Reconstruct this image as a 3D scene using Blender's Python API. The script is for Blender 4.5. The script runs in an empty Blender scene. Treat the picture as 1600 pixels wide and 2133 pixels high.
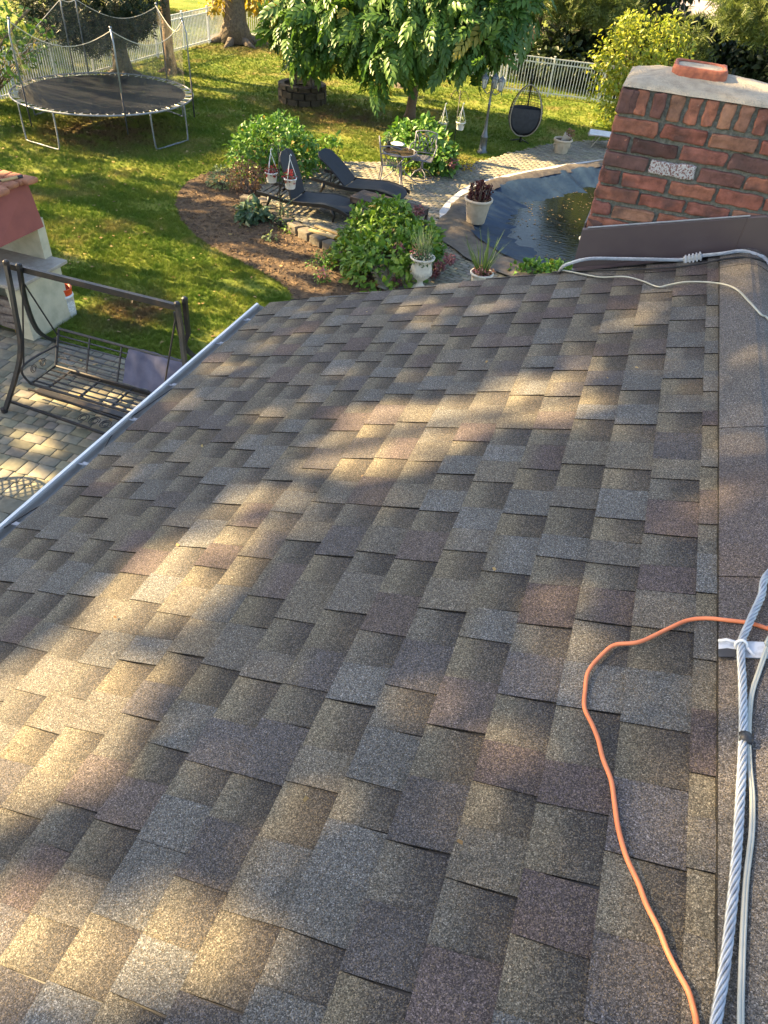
import bpy, math, random
import numpy as np
from mathutils import Vector, Matrix, noise as mnoise
random.seed(7); rng = np.random.default_rng(7)
R_ = math.radians; PI = math.pi
scene = bpy.context.scene; COL = scene.collection
# ------------------------------------------------------------------ camera
H = 5.7; F = 1460.0; CX, CY = 800.0, 1066.5
def _cv(x, y):
    v = np.array([x-CX, -(y-CY), -F]); return v/np.linalg.norm(v)
_down = _cv(648, 2661); _y = _cv(1498, -192); _y = _y-_down*(_y@_down); _y /= np.linalg.norm(_y)
_z = -_down; _x = np.cross(_y, _z); RM = np.array([_x, _y, _z]); CAM = np.array([0, 0, H])
cam_d = bpy.data.cameras.new('camera'); cam = bpy.data.objects.new('camera', cam_d); COL.objects.link(cam)
M4 = Matrix(RM.tolist()).to_4x4(); M4.translation = (0, 0, H); cam.matrix_world = M4
cam_d.sensor_fit = 'HORIZONTAL'; cam_d.sensor_width = 36; cam_d.lens = 36*F/1600
cam_d.clip_start = 0.05; cam_d.clip_end = 600
scene.camera = cam
# ------------------------------------------------------------------ light
SUN_EL, SUN_AZ = R_(31), R_(4)           # shadows run to +X, a little +Y
S = np.array([-math.cos(SUN_EL)*math.cos(SUN_AZ), -math.cos(SUN_EL)*math.sin(SUN_AZ), math.sin(SUN_EL)])
w = bpy.data.worlds.new('World'); scene.world = w; w.use_nodes = True
nt = w.node_tree; nt.nodes.clear()
sky = nt.nodes.new('ShaderNodeTexSky'); sky.sky_type = 'NISHITA'; sky.sun_disc = False
sky.sun_elevation = SUN_EL; sky.sun_rotation = math.atan2(S[0], S[1]); sky.air_density = 1.0; sky.dust_density = 1.5
bg = nt.nodes.new('ShaderNodeBackground'); bg.inputs[1].default_value = 0.066
wo = nt.nodes.new('ShaderNodeOutputWorld'); tn = nt.nodes.new('ShaderNodeMix'); tn.data_type = 'RGBA'; tn.blend_type = 'MULTIPLY'; tn.inputs[0].default_value = 1; tn.inputs[7].default_value = (1.07, 1.0, .92, 1)
nt.links.new(sky.outputs[0], tn.inputs[6]); nt.links.new(tn.outputs[2], bg.inputs[0]); nt.links.new(bg.outputs[0], wo.inputs[0])
sl = bpy.data.lights.new('sun', 'SUN'); sl.energy = 4.3; sl.angle = R_(0.55); sl.color = (1.0, 0.72, 0.36)
so = bpy.data.objects.new('sun', sl); COL.objects.link(so)
so.rotation_euler = Vector(S.tolist()).to_track_quat('Z', 'Y').to_euler()
scene.view_settings.view_transform = 'Standard'; scene.view_settings.look = 'None'
scene.view_settings.exposure = 2.85; scene.view_settings.gamma = 1
try:
    scene.cycles.max_bounces = 6; scene.cycles.transparent_max_bounces = 12
except Exception: pass
# ------------------------------------------------------------------ photo-to-world helpers
def ray(px, py): return RM@_cv(px, py)
def G(px, py, z=0.0):
    d = ray(px, py); t = (z-H)/d[2]; return CAM+t*d
def at(px, py, Y):
    d = ray(px, py); return CAM+d*(Y/d[1])
def projpx(P):
    v = (np.asarray(P, float)-CAM)@RM; return CX+F*v[..., 0]/-v[..., 2], CY-F*v[..., 1]/-v[..., 2]
PHI = R_(18.43); RD = 1.386
RN = np.array([-math.sin(PHI), 0, math.cos(PHI)]); RU = np.array([-math.cos(PHI), 0, -math.sin(PHI)])
RO = CAM-RD*RN
def roofp(u, Y, h=0.0): return RO+u*RU+np.array([0, Y, 0])+h*RN
def roofpx(px, py, h=0.0):
    d = ray(px, py); t = -(RD-h)/(RN@d); P = CAM+t*d; return P
APU = -0.19
# ------------------------------------------------------------------ tags and objects
def tag(o, label=None, cat=None, group=None, kind=None):
    if label: o['label'] = label
    if cat: o['category'] = cat
    if group: o['group'] = group
    if kind: o['kind'] = kind
    return o
def thing(name, loc, label, cat, group=None, rz=0.0):
    o = bpy.data.objects.new(name, None); COL.objects.link(o); o.empty_display_size = .1
    o.location = [float(v) for v in loc]; o.rotation_euler = (0, 0, rz)
    return tag(o, label, cat, group)
def copy_tree(o, loc=None, rz=None, label=None, parent=None):
    c = o.copy(); COL.objects.link(c)
    if parent is not None: c.parent = parent
    if loc is not None: c.location = [float(v) for v in loc]
    if rz is not None: c.rotation_euler = (0, 0, rz)
    if label: c['label'] = label
    for ch in list(o.children): copy_tree(ch, parent=c)
    return c
def mesh_np(name, V, F4, mat, parent=None, face_col=None, tint=None, corner_col=None, smooth=False, org=None):
    """V (n,3); F4 list of index lists or (m,k) array"""
    me = bpy.data.meshes.new(name); V = np.asarray(V, np.float32)
    if org is not None: V = V-np.asarray(org, np.float32)
    if isinstance(F4, np.ndarray):
        m, k = F4.shape
        me.vertices.add(len(V)); me.vertices.foreach_set('co', V.ravel())
        me.loops.add(m*k); me.loops.foreach_set('vertex_index', F4.astype(np.int32).ravel())
        me.polygons.add(m); me.polygons.foreach_set('loop_start', np.arange(0, m*k, k, dtype=np.int32))
        try: me.polygons.foreach_set('loop_total', np.full(m, k, np.int32))
        except Exception: pass
        me.update(calc_edges=True)
    else:
        me.from_pydata([tuple(map(float, v)) for v in V], [], [tuple(f) for f in F4]); me.update()
    npoly = len(me.polygons)
    if face_col is not None:
        a = me.attributes.new('Col', 'FLOAT_COLOR', 'FACE'); c = np.ones((npoly, 4), np.float32); c[:, :3] = face_col; a.data.foreach_set('color', c.ravel())
    if corner_col is not None:
        a = me.attributes.new('Col', 'FLOAT_COLOR', 'CORNER'); c = np.ones((len(me.loops), 4), np.float32); c[:, :3] = corner_col; a.data.foreach_set('color', c.ravel())
    if tint is not None:
        a = me.attributes.new('tint', 'FLOAT', 'FACE'); a.data.foreach_set('value', np.asarray(tint, np.float32))
    if smooth: me.polygons.foreach_set('use_smooth', np.ones(npoly, bool))
    mats = mat if isinstance(mat, (list, tuple)) else [mat]
    for m_ in mats: me.materials.append(m_)
    o = bpy.data.objects.new(name, me); COL.objects.link(o)
    if parent is not None: o.parent = parent
    return o
class MB:
    def __init__(s): s.v = []; s.f = []; s.c = []; s.n = 0; s.col = (1, 1, 1)
    def add(s, V, Fs):
        s.v.extend([tuple(map(float, v)) for v in V]); s.f.extend([tuple(i+s.n for i in f) for f in Fs]); s.c.extend([s.col]*len(Fs)); s.n += len(V); return s
    def box(s, c, sz, rz=0.0, R=None):
        x, y, z = [a/2 for a in sz]
        V = [(-x, -y, -z), (x, -y, -z), (x, y, -z), (-x, y, -z), (-x, -y, z), (x, -y, z), (x, y, z), (-x, y, z)]
        Fs = [(0, 3, 2, 1), (4, 5, 6, 7), (0, 1, 5, 4), (1, 2, 6, 5), (2, 3, 7, 6), (3, 0, 4, 7)]
        m = Matrix.Rotation(rz, 3, 'Z') if R is None else R
        return s.add([tuple(m@Vector(v)+Vector(c)) for v in V], Fs)
    def bar(s, a, b, w, h=None, up=(0, 0, 1)):
        h = h or w; a = Vector(a); b = Vector(b); d = (b-a); L = d.length
        if L < 1e-6: return s
        d.normalize(); up = Vector(up)
        if abs(d.dot(up)) > .98: up = Vector((0, 1, 0)) if abs(d.y) < .9 else Vector((1, 0, 0))
        x = d.cross(up).normalized(); z = x.cross(d)
        V = [p+x*sx*w/2+z*sz*h/2 for p in (a, b) for sx, sz in ((-1, -1), (1, -1), (1, 1), (-1, 1))]
        return s.add(V, [(0, 1, 2, 3), (7, 6, 5, 4), (0, 4, 5, 1), (1, 5, 6, 2), (2, 6, 7, 3), (3, 7, 4, 0)])
    def tube(s, pts, r, n=8, closed=False, caps=True):
        pts = [Vector([float(q) for q in p]) for p in pts]; m = len(pts)
        rr = r if isinstance(r, (list, tuple, np.ndarray)) else [r]*m
        T = []
        for i in range(m):
            if closed: t = pts[(i+1) % m]-pts[i-1]
            else: t = pts[min(i+1, m-1)]-pts[max(i-1, 0)]
            T.append(t.normalized() if t.length > 1e-9 else Vector((0, 0, 1)))
        up = Vector((0, 0, 1)) if abs(T[0].z) < .9 else Vector((1, 0, 0))
        x = T[0].cross(up).normalized(); V = []
        for i in range(m):
            x = (x-T[i]*x.dot(T[i])); x = x.normalized() if x.length > 1e-6 else T[i].orthogonal().normalized()
            y = T[i].cross(x)
            for k in range(n):
                a = 2*PI*k/n; V.append(pts[i]+(x*math.cos(a)+y*math.sin(a))*rr[i])
        Fs = []
        for i in range(m if closed else m-1):
            j = (i+1) % m
            for k in range(n):
                l = (k+1) % n; Fs.append((i*n+k, i*n+l, j*n+l, j*n+k))
        if caps and not closed: Fs += [tuple(reversed(range(n))), tuple((m-1)*n+k for k in range(n))]
        return s.add(V, Fs)
    def lathe(s, prof, n=20, c=(0, 0, 0), cap=False):
        V = [(c[0]+r*math.cos(2*PI*k/n), c[1]+r*math.sin(2*PI*k/n), c[2]+z) for r, z in prof for k in range(n)]
        Fs = [(i*n+k, i*n+(k+1) % n, (i+1)*n+(k+1) % n, (i+1)*n+k) for i in range(len(prof)-1) for k in range(n)]
        if cap: Fs += [tuple(reversed(range(n))), tuple((len(prof)-1)*n+k for k in range(n))]
        return s.add(V, Fs)
    def poly(s, pts, z0, z1):
        n = len(pts); V = [(p[0], p[1], z0) for p in pts]+[(p[0], p[1], z1) for p in pts]
        return s.add(V, [tuple(range(n-1, -1, -1)), tuple(range(n, 2*n))]+[(i, (i+1) % n, n+(i+1) % n, n+i) for i in range(n)])
    def rbox(s, c, sz, r=.01, n=4, jit=0.0, R=None, seed=0):
        hx = [a/2 for a in sz]; r = min(r, min(hx)*.95); V = []; Fs = []
        def axisvals(h):
            inner = h-r; return [-h, -h+r*.35, -inner]+[(-inner+2*inner*i/n) for i in range(1, n)]+[inner, h-r*.35, h]
        for ax in range(3):
            u, v = (ax+1) % 3, (ax+2) % 3; U = axisvals(hx[u]); W = axisvals(hx[v])
            for sg in (-1, 1):
                b = len(V)
                for a in U:
                    for q in W:
                        p = [0, 0, 0]; p[ax] = sg*hx[ax]; p[u] = a; p[v] = q
                        inn = [max(-hx[k]+r, min(hx[k]-r, p[k])) for k in range(3)]
                        d = Vector([p[k]-inn[k] for k in range(3)]); d = d.normalized()*r
                        pp = Vector(inn)+d
                        if jit: pp += mnoise.noise_vector((pp+Vector((seed*7.3, seed*1.7, seed*3.1)))*28)*jit+mnoise.noise_vector((pp+Vector((seed*2.3, seed*5.7, 0)))*80)*jit*.4
                        V.append(pp)
                nu, nv = len(U), len(W)
                for i in range(nu-1):
                    for j in range(nv-1):
                        q = (b+i*nv+j, b+(i+1)*nv+j, b+(i+1)*nv+j+1, b+i*nv+j+1); Fs.append(q if sg > 0 else q[::-1])
        if R is not None: V = [R@p for p in V]
        return s.add([p+Vector(c) for p in V], Fs)
    def build(s, name, mat, parent=None, org=None, smooth=False, usecol=False):
        return mesh_np(name, np.array(s.v), s.f, mat, parent, face_col=np.array(s.c) if usecol else None, smooth=smooth, org=org)
def spline(P, n=8):
    P = [np.asarray(p, float) for p in P]; out = []
    for i in range(len(P)-1):
        p0 = P[max(i-1, 0)]; p1 = P[i]; p2 = P[i+1]; p3 = P[min(i+2, len(P)-1)]
        for k in range(n):
            t = k/n; out.append(.5*((2*p1)+(-p0+p2)*t+(2*p0-5*p1+4*p2-p3)*t*t+(-p0+3*p1-3*p2+p3)*t**3))
    out.append(P[-1]); return out
# ------------------------------------------------------------------ materials
def newmat(name):
    m = bpy.data.materials.new(name); m.use_nodes = True; nt = m.node_tree; nt.nodes.clear()
    out = nt.nodes.new('ShaderNodeOutputMaterial'); p = nt.nodes.new('ShaderNodeBsdfPrincipled'); nt.links.new(p.outputs[0], out.inputs[0])
    return m, nt, p, out
def N(nt, t, **kw):
    n = nt.nodes.new(t)
    for k, v in kw.items():
        if k.startswith('i_'): n.inputs[k[2:].replace('_', ' ')].default_value = v
        else: setattr(n, k, v)
    return n
def mixc(nt, fac, a, b, mode='MIX'):
    n = nt.nodes.new('ShaderNodeMix'); n.data_type = 'RGBA'; n.blend_type = mode
    for sock, v in ((n.inputs[0], fac), (n.inputs[6], a), (n.inputs[7], b)):
        if hasattr(v, 'is_linked') or hasattr(v, 'links'): nt.links.new(v, sock)
        elif isinstance(v, (tuple, list)): sock.default_value = (*v[:3], 1)
        else: sock.default_value = v
    return n.outputs[2]
def noise(nt, scale, detail=4, co=None, rough=.55, dim='3D'):
    n = N(nt, 'ShaderNodeTexNoise'); n.inputs['Scale'].default_value = scale; n.inputs['Detail'].default_value = detail; n.inputs['Roughness'].default_value = rough
    if co is not None: nt.links.new(co, n.inputs['Vector'])
    return n.outputs[0]
def ramp(nt, fac, stops, const=False):
    n = nt.nodes.new('ShaderNodeValToRGB'); cr = n.color_ramp
    if const: cr.interpolation = 'CONSTANT'
    while len(cr.elements) < len(stops): cr.elements.new(.5)
    for e, (p, c) in zip(cr.elements, stops):
        e.position = p; e.color = (c, c, c, 1) if isinstance(c, (int, float)) else (*c, 1)
    nt.links.new(fac, n.inputs[0]); return n.outputs[0]
def bump(nt, h, p, strength=.5, dist=.01):
    b = nt.nodes.new('ShaderNodeBump'); b.inputs['Strength'].default_value = strength; b.inputs['Distance'].default_value = dist
    nt.links.new(h, b.inputs['Height']); nt.links.new(b.outputs[0], p.inputs['Normal'])
def obco(nt): return nt.nodes.new('ShaderNodeTexCoord').outputs['Object']
def wpos(nt): return nt.nodes.new('ShaderNodeNewGeometry').outputs['Position']
def plain(name, c1, c2=None, scale=12, rough=.7, metal=0.0, spec=.5, bs=0.0, bscale=60, bd=.004, attr=False, lo=.35, hi=.65):
    m, nt, p, out = newmat(name); co = obco(nt)
    c2 = c2 or tuple(v*.75 for v in c1)
    f = ramp(nt, noise(nt, scale, 5, co), [(lo, 0.0), (hi, 1.0)])
    col = mixc(nt, f, c1, c2)
    if attr:
        a = N(nt, 'ShaderNodeAttribute', attribute_name='Col'); col = mixc(nt, 1.0, col, a.outputs['Color'], 'MULTIPLY')
    nt.links.new(col, p.inputs['Base Color']); p.inputs['Roughness'].default_value = rough; p.inputs['Metallic'].default_value = metal
    p.inputs['Specular IOR Level'].default_value = spec
    if bs: bump(nt, noise(nt, bscale, 4, co), p, bs, bd)
    return m
def leafmat(name, a, b, trans=.3, rough=.45, third=None):
    m, nt, p, out = newmat(name)
    t = N(nt, 'ShaderNodeAttribute', attribute_name='tint').outputs['Fac']
    col = mixc(nt, t, a, b)
    if third: col = mixc(nt, ramp(nt, t, [(.93, 0.0), (.96, 1.0)]), col, third)
    nt.links.new(col, p.inputs['Base Color']); p.inputs['Roughness'].default_value = rough; p.inputs['Specular IOR Level'].default_value = .4
    tr = nt.nodes.new('ShaderNodeBsdfTranslucent'); nt.links.new(mixc(nt, 1.0, col, (1.0, 1.0, .55), 'MULTIPLY'), tr.inputs[0])
    mx = nt.nodes.new('ShaderNodeMixShader'); mx.inputs[0].default_value = trans
    nt.links.new(p.outputs[0], mx.inputs[1]); nt.links.new(tr.outputs[0], mx.inputs[2]); nt.links.new(mx.outputs[0], out.inputs[0])
    return m
# roof granules
def roofmat():
    m, nt, p, out = newmat('asphalt_shingle'); co = obco(nt)
    a = N(nt, 'ShaderNodeAttribute', attribute_name='Col').outputs['Color']
    v = N(nt, 'ShaderNodeTexVoronoi'); v.inputs['Scale'].default_value = 520; nt.links.new(co, v.inputs['Vector'])
    sep = N(nt, 'ShaderNodeSeparateColor'); nt.links.new(v.outputs['Color'], sep.inputs[0])
    v2 = N(nt, 'ShaderNodeTexVoronoi'); v2.inputs['Scale'].default_value = 260; nt.links.new(co, v2.inputs['Vector'])
    sep2 = N(nt, 'ShaderNodeSeparateColor'); nt.links.new(v2.outputs['Color'], sep2.inputs[0])
    f1 = ramp(nt, sep.outputs[0], [(0, .35), (.3, .62), (.55, .95), (.8, 1.35), (.95, 2.2)], True)
    f2 = ramp(nt, sep2.outputs[0], [(0, .85), (.4, .97), (.75, 1.08), (.95, 1.4)], True)
    c = mixc(nt, 1.0, a, f1, 'MULTIPLY'); c = mixc(nt, 1.0, c, f2, 'MULTIPLY')
    # some granules are yellow-buff
    y = ramp(nt, sep.outputs[1], [(0, 0.0), (.86, 1.0)], True)
    c = mixc(nt, mixc(nt, .28, (0, 0, 0), y), c, (.36, .27, .15))
    big = ramp(nt, noise(nt, 3.0, 6, co, .7), [(.35, .86), (.65, 1.12)]); c = mixc(nt, 1.0, c, big, 'MULTIPLY')
    nt.links.new(c, p.inputs['Base Color']); p.inputs['Roughness'].default_value = .85; p.inputs['Specular IOR Level'].default_value = .35
    bump(nt, v.outputs['Distance'], p, .55, .004)
    return m
M = {}
M['roof'] = roofmat()
M['white_metal'] = plain('white_metal', (.75, .77, .8), (.62, .65, .68), 20, .4)
M['alu'] = plain('mill_aluminium', (.60, .59, .56), (.48, .47, .45), 9, .5, .12, bs=.1)
M['galv'] = plain('galvanised_steel', (.30, .32, .36), (.2, .21, .24), 14, .5, .5)
M['brown_wall'] = plain('siding', (.5, .47, .42), (.44, .41, .37), 3, .8)
M['fascia'] = plain('fascia', (.25, .2, .17), None, 5, .6)
M['brown_flash'] = plain('brown_flashing', (.075, .055, .060), (.098, .074, .074), 4, .38, 0, .6, bs=.05, bscale=6, bd=.01)
M['mortar'] = plain('mortar', (.085, .088, .08), (.18, .18, .16), 60, .95, bs=.8, bscale=160, bd=.006)
M['crown'] = plain('mortar_crown', (.42, .36, .27), (.22, .195, .15), 16, .95, bs=.9, bscale=110, bd=.008, lo=.45, hi=.8)
M['flue'] = plain('clay_flue', (.40, .13, .07), (.25, .08, .05), 40, .85, bs=.6, bscale=60, bd=.006)
def brickmat():
    m, nt, p, out = newmat('old_brick'); co = obco(nt)
    a = N(nt, 'ShaderNodeAttribute', attribute_name='Col').outputs['Color']
    n1 = noise(nt, 22, 6, co, .65); c = mixc(nt, 1.0, a, ramp(nt, n1, [(.3, .45), (.5, .88), (.72, 1.2)]), 'MULTIPLY')
    n2 = noise(nt, 9, 4, co); c = mixc(nt, ramp(nt, n2, [(.50, 0.0), (.68, .7)]), c, (.075, .048, .046))
    n3 = noise(nt, 38, 5, co, .7); c = mixc(nt, ramp(nt, n3, [(.66, 0.0), (.74, .5)]), c, (.5, .42, .38))
    nt.links.new(c, p.inputs['Base Color']); p.inputs['Roughness'].default_value = .85; p.inputs['Specular IOR Level'].default_value = .3
    bump(nt, noise(nt, 90, 6, co, .7), p, .7, .005); return m
M['brick'] = brickmat()
def whitebrickmat():
    m, nt, p, out = newmat('paint_splashed_brick'); co = obco(nt)
    n3 = noise(nt, 120, 3, co, .6); c = mixc(nt, ramp(nt, n3, [(.44, 0.0), (.52, 1.0)]), (.17, .08, .075), (.42, .42, .44))
    nt.links.new(c, p.inputs['Base Color']); p.inputs['Roughness'].default_value = .85; bump(nt, n3, p, .5, .004); return m
M['brick_white'] = whitebrickmat()
M['orange_cord'] = plain('orange_cord', (.85, .26, .11), (.72, .2, .08), 8, .5)
M['grey_cable'] = plain('pale_cable', (.42, .43, .38), (.33, .34, .30), 15, .5)
M['alu_strand'] = plain('aluminium_strand', (.46, .50, .55), (.33, .36, .41), 40, .45, .5)
M['black_tape'] = plain('black_tape', (.03, .032, .04), None, 20, .5)
M['black_wire'] = plain('black_wire', (.015, .015, .017), None, 20, .5)
M['plate'] = plain('worn_white_plate', (.62, .64, .68), (.35, .36, .38), 30, .5, .2, lo=.5, hi=.7)
M['bark'] = plain('bark', (.10, .08, .062), (.19, .155, .115), 14, .95, bs=1.0, bscale=30, bd=.03)
M['bark_red'] = plain('smooth_bark', (.19, .12, .08), (.13, .09, .06), 18, .9, bs=.6, bscale=40, bd=.01)
M['lamp'] = plain('grey_lamp_post', (.13, .15, .17), (.10, .11, .13), 20, .4, .5)
M['glass'] = plain('clear_lantern_glass', (.5, .52, .5), None, 20, .1, 0, .8)
M['castalu'] = plain('cast_aluminium', (.20, .20, .23), (.14, .14, .17), 30, .45, .3)
M['wicker'] = plain('dark_wicker', (.06, .045, .035), (.035, .027, .022), 60, .6, bs=.4, bscale=200)
M['wicker_pale'] = plain('pale_wicker_rim', (.38, .32, .24), (.28, .24, .18), 60, .6)
M['cushion'] = plain('charcoal_cushion', (.05, .052, .06), (.035, .037, .043), 10, .9)
M['sling'] = plain('black_sling', (.016, .02, .030), (.012, .015, .024), 6, .6, bs=.25, bscale=400, bd=.002)
M['black_frame'] = plain('black_frame', (.012, .012, .014), None, 6, .45)
M['slats'] = plain('dark_slats', (.055, .042, .04), (.035, .03, .03), 10, .6)
M['white_plastic'] = plain('white_plastic', (.74, .75, .76), (.62, .63, .64), 8, .45)
M['red_orange'] = plain('orange_plastic', (.75, .09, .02), (.65, .07, .02), 8, .45)
M['cream_pot'] = plain('cream_pot', (.52, .44, .33), (.42, .35, .26), 8, .8, bs=.3, bscale=30)
M['white_stone'] = plain('white_urn_stone', (.60, .57, .50), (.45, .43, .38), 14, .85, bs=.4, bscale=50)
M['terracotta'] = plain('terracotta', (.40, .17, .09), (.3, .12, .07), 12, .85, bs=.3)
M['soil'] = plain('soil', (.05, .03, .02), (.09, .055, .03), 40, 1.0, bs=1, bscale=60, bd=.02)
M['pink_stucco'] = plain('pink_stucco', (.30, .095, .08), (.25, .08, .07), 5, .9, bs=.25, bscale=40)
M['cream_stucco'] = plain('cream_stucco', (.52, .48, .36), (.36, .34, .25), 4, .92, bs=.4, bscale=30, lo=.42, hi=.75)
M['slab'] = plain('stone_slab', (.30, .26, .22), (.38, .34, .29), 12, .7, bs=.3, bscale=40)
M['firewood'] = plain('firewood', (.13, .10, .09), (.24, .20, .17), 14, .95, bs=.8, bscale=40, bd=.01)
M['stone'] = plain('retaining_stone', (.15, .13, .10), (.085, .075, .06), 7, .95, bs=.9, bscale=25, bd=.015, attr=True)
M['board'] = plain('yellow_board', (.52, .38, .19), (.4, .28, .13), 10, .8)
M['swing_metal'] = plain('swing_brown_metal', (.030, .031, .036), (.065, .052, .046), 7, .45, .3, lo=.5, hi=.7)
M['lavender'] = plain('faded_lavender_cloth', (.13, .13, .19), (.085, .085, .13), 5, .9, bs=.4, bscale=30)
M['tramp_mat'] = plain('trampoline_mat', (.003, .004, .008), (.006, .008, .014), 4, .6, 0, .15, bs=.1, bscale=300)
M['tramp_pole'] = plain('trampoline_pole', (.28, .32, .40), (.2, .23, .29), 10, .45, .4)
M['tramp_sleeve'] = plain('pole_foam', (.035, .04, .055), None, 10, .7)
M['spring'] = plain('spring_steel', (.62, .60, .52), (.45, .42, .36), 20, .5, .2)
M['road'] = plain('road_asphalt', (.34, .28, .27), (.27, .23, .22), .8, .9)
M['rope'] = plain('white_rope', (.65, .65, .62), None, 10, .8)
M['coping'] = plain('pool_coping', (.46, .47, .47), (.36, .37, .38), 6, .7)
M['tarpband'] = plain('dark_tarp_fold', (.05, .042, .036), (.10, .085, .065), 5, .55, bs=.6, bscale=9, bd=.03)
M['wlounge'] = plain('white_sling', (.72, .72, .70), None, 6, .7)
def netmat():
    m, nt, p, out = newmat('safety_net'); co = obco(nt)
    p.inputs['Base Color'].default_value = (.16, .15, .12, 1); p.inputs['Roughness'].default_value = .8
    t = nt.nodes.new('ShaderNodeBsdfTransparent'); mx = nt.nodes.new('ShaderNodeMixShader')
    f = ramp(nt, noise(nt, 5, 5, co, .7), [(.35, .08), (.6, .28), (.75, .55)])
    nt.links.new(f, mx.inputs[0]); nt.links.new(t.outputs[0], mx.inputs[1]); nt.links.new(p.outputs[0], mx.inputs[2]); nt.links.new(mx.outputs[0], out.inputs[0]); return m
M['net'] = netmat()
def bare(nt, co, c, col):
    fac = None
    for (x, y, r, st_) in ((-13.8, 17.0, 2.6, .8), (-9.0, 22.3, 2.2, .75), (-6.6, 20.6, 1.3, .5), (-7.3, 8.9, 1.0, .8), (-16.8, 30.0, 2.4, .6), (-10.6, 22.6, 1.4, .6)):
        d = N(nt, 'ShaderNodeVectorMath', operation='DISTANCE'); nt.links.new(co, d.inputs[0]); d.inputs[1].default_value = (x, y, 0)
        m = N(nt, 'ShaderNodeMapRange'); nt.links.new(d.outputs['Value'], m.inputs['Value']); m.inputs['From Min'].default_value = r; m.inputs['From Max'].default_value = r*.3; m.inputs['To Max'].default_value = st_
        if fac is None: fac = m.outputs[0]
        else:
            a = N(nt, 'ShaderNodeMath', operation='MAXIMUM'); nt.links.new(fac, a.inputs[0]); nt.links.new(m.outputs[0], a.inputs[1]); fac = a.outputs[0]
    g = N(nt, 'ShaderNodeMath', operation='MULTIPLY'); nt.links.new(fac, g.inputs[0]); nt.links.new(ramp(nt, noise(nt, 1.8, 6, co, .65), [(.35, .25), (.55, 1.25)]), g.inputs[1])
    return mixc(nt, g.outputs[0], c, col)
def lawnmat():
    m, nt, p, out = newmat('lawn_turf'); co = wpos(nt)
    c = mixc(nt, ramp(nt, noise(nt, 1.1, 5, co), [(.35, 0.0), (.65, 1.0)]), (.115, .17, .027), (.21, .23, .046))
    c = mixc(nt, ramp(nt, noise(nt, .55, 6, co, .6), [(.55, 0.0), (.70, .75)]), c, (.27, .19, .085))
    c = mixc(nt, 1.0, c, ramp(nt, noise(nt, 45, 4, co, .7), [(.3, .45), (.7, 1.5)]), 'MULTIPLY')
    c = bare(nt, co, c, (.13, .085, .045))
    nt.links.new(c, p.inputs['Base Color']); p.inputs['Roughness'].default_value = .95; p.inputs['Specular IOR Level'].default_value = .1
    bump(nt, noise(nt, 60, 4, co), p, .8, .03); return m
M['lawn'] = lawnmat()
def bladesmat():
    m, nt, p, out = newmat('grass_blades'); co = wpos(nt)
    c = mixc(nt, ramp(nt, noise(nt, 1.1, 5, co), [(.35, 0.0), (.65, 1.0)]), (.15, .25, .033), (.29, .345, .058))
    c = mixc(nt, ramp(nt, noise(nt, .55, 6, co, .6), [(.56, 0.0), (.70, .7)]), c, (.42, .33, .15))
    c = mixc(nt, 1.0, c, ramp(nt, noise(nt, 30, 3, co, .7), [(.3, .7), (.7, 1.3)]), 'MULTIPLY')
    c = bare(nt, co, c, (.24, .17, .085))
    nt.links.new(c, p.inputs['Base Color']); p.inputs['Roughness'].default_value = .6; p.inputs['Specular IOR Level'].default_value = .25
    tr = nt.nodes.new('ShaderNodeBsdfTranslucent'); nt.links.new(c, tr.inputs[0]); mx = nt.nodes.new('ShaderNodeMixShader'); mx.inputs[0].default_value = .35
    nt.links.new(p.outputs[0], mx.inputs[1]); nt.links.new(tr.outputs[0], mx.inputs[2]); nt.links.new(mx.outputs[0], out.inputs[0]); return m
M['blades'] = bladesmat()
M['mulch'] = plain('mulch', (.070, .045, .028), (.17, .115, .065), 9, 1.0, bs=1.0, bscale=70, bd=.04)
M['chips'] = leafmat('mulch_chips', (.055, .034, .02), (.23, .15, .08), .05, .9)
M['paver'] = plain('concrete_paver', (.225, .21, .165), (.15, .145, .115), 9, .9, bs=.5, bscale=60, attr=True)
M['joint'] = plain('paver_joint', (.045, .043, .03), (.08, .085, .035), 6, 1.0)
def tarpmat():
    m, nt, p, out = newmat('pool_cover_tarp'); co = obco(nt)
    c = mixc(nt, ramp(nt, noise(nt, 1.2, 5, co), [(.4, 0.0), (.65, 1.0)]), (.008, .022, .050), (.020, .040, .072))
    nt.links.new(c, p.inputs['Base Color']); p.inputs['Roughness'].default_value = .5; p.inputs['Specular IOR Level'].default_value = .3
    bump(nt, noise(nt, 5, 3, co, .5), p, .5, .04); return m
M['tarp'] = tarpmat()
def watermat():
    m, nt, p, out = newmat('puddle_water'); co = obco(nt)
    p.inputs['Base Color'].default_value = (.004, .007, .008, 1); p.inputs['Roughness'].default_value = .05; p.inputs['Specular IOR Level'].default_value = .35; p.inputs['IOR'].default_value = 1.33
    mp = N(nt, 'ShaderNodeMapping'); mp.inputs['Scale'].default_value = (1.2, 5, 1); nt.links.new(co, mp.inputs[0])
    bump(nt, noise(nt, 3, 3, mp.outputs[0]), p, .14, .02); return m
M['water'] = watermat()
M['l_hyd'] = leafmat('hydrangea_leaf', (.06, .155, .018), (.21, .33, .04), .3, third=(.30, .22, .06))
M['l_hyd2'] = leafmat('dark_hydrangea_leaf', (.06, .16, .025), (.15, .28, .05), .3, third=(.28, .22, .06))
M['l_maple'] = leafmat('drooping_tree_leaf', (.045, .115, .03), (.13, .24, .045), .35, .4, third=(.34, .30, .06))
M['l_ever'] = leafmat('evergreen_leaf', (.012, .026, .012), (.035, .06, .022), .1)
M['l_pine'] = leafmat('pine_needles', (.06, .10, .03), (.20, .24, .06), .25)
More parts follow.
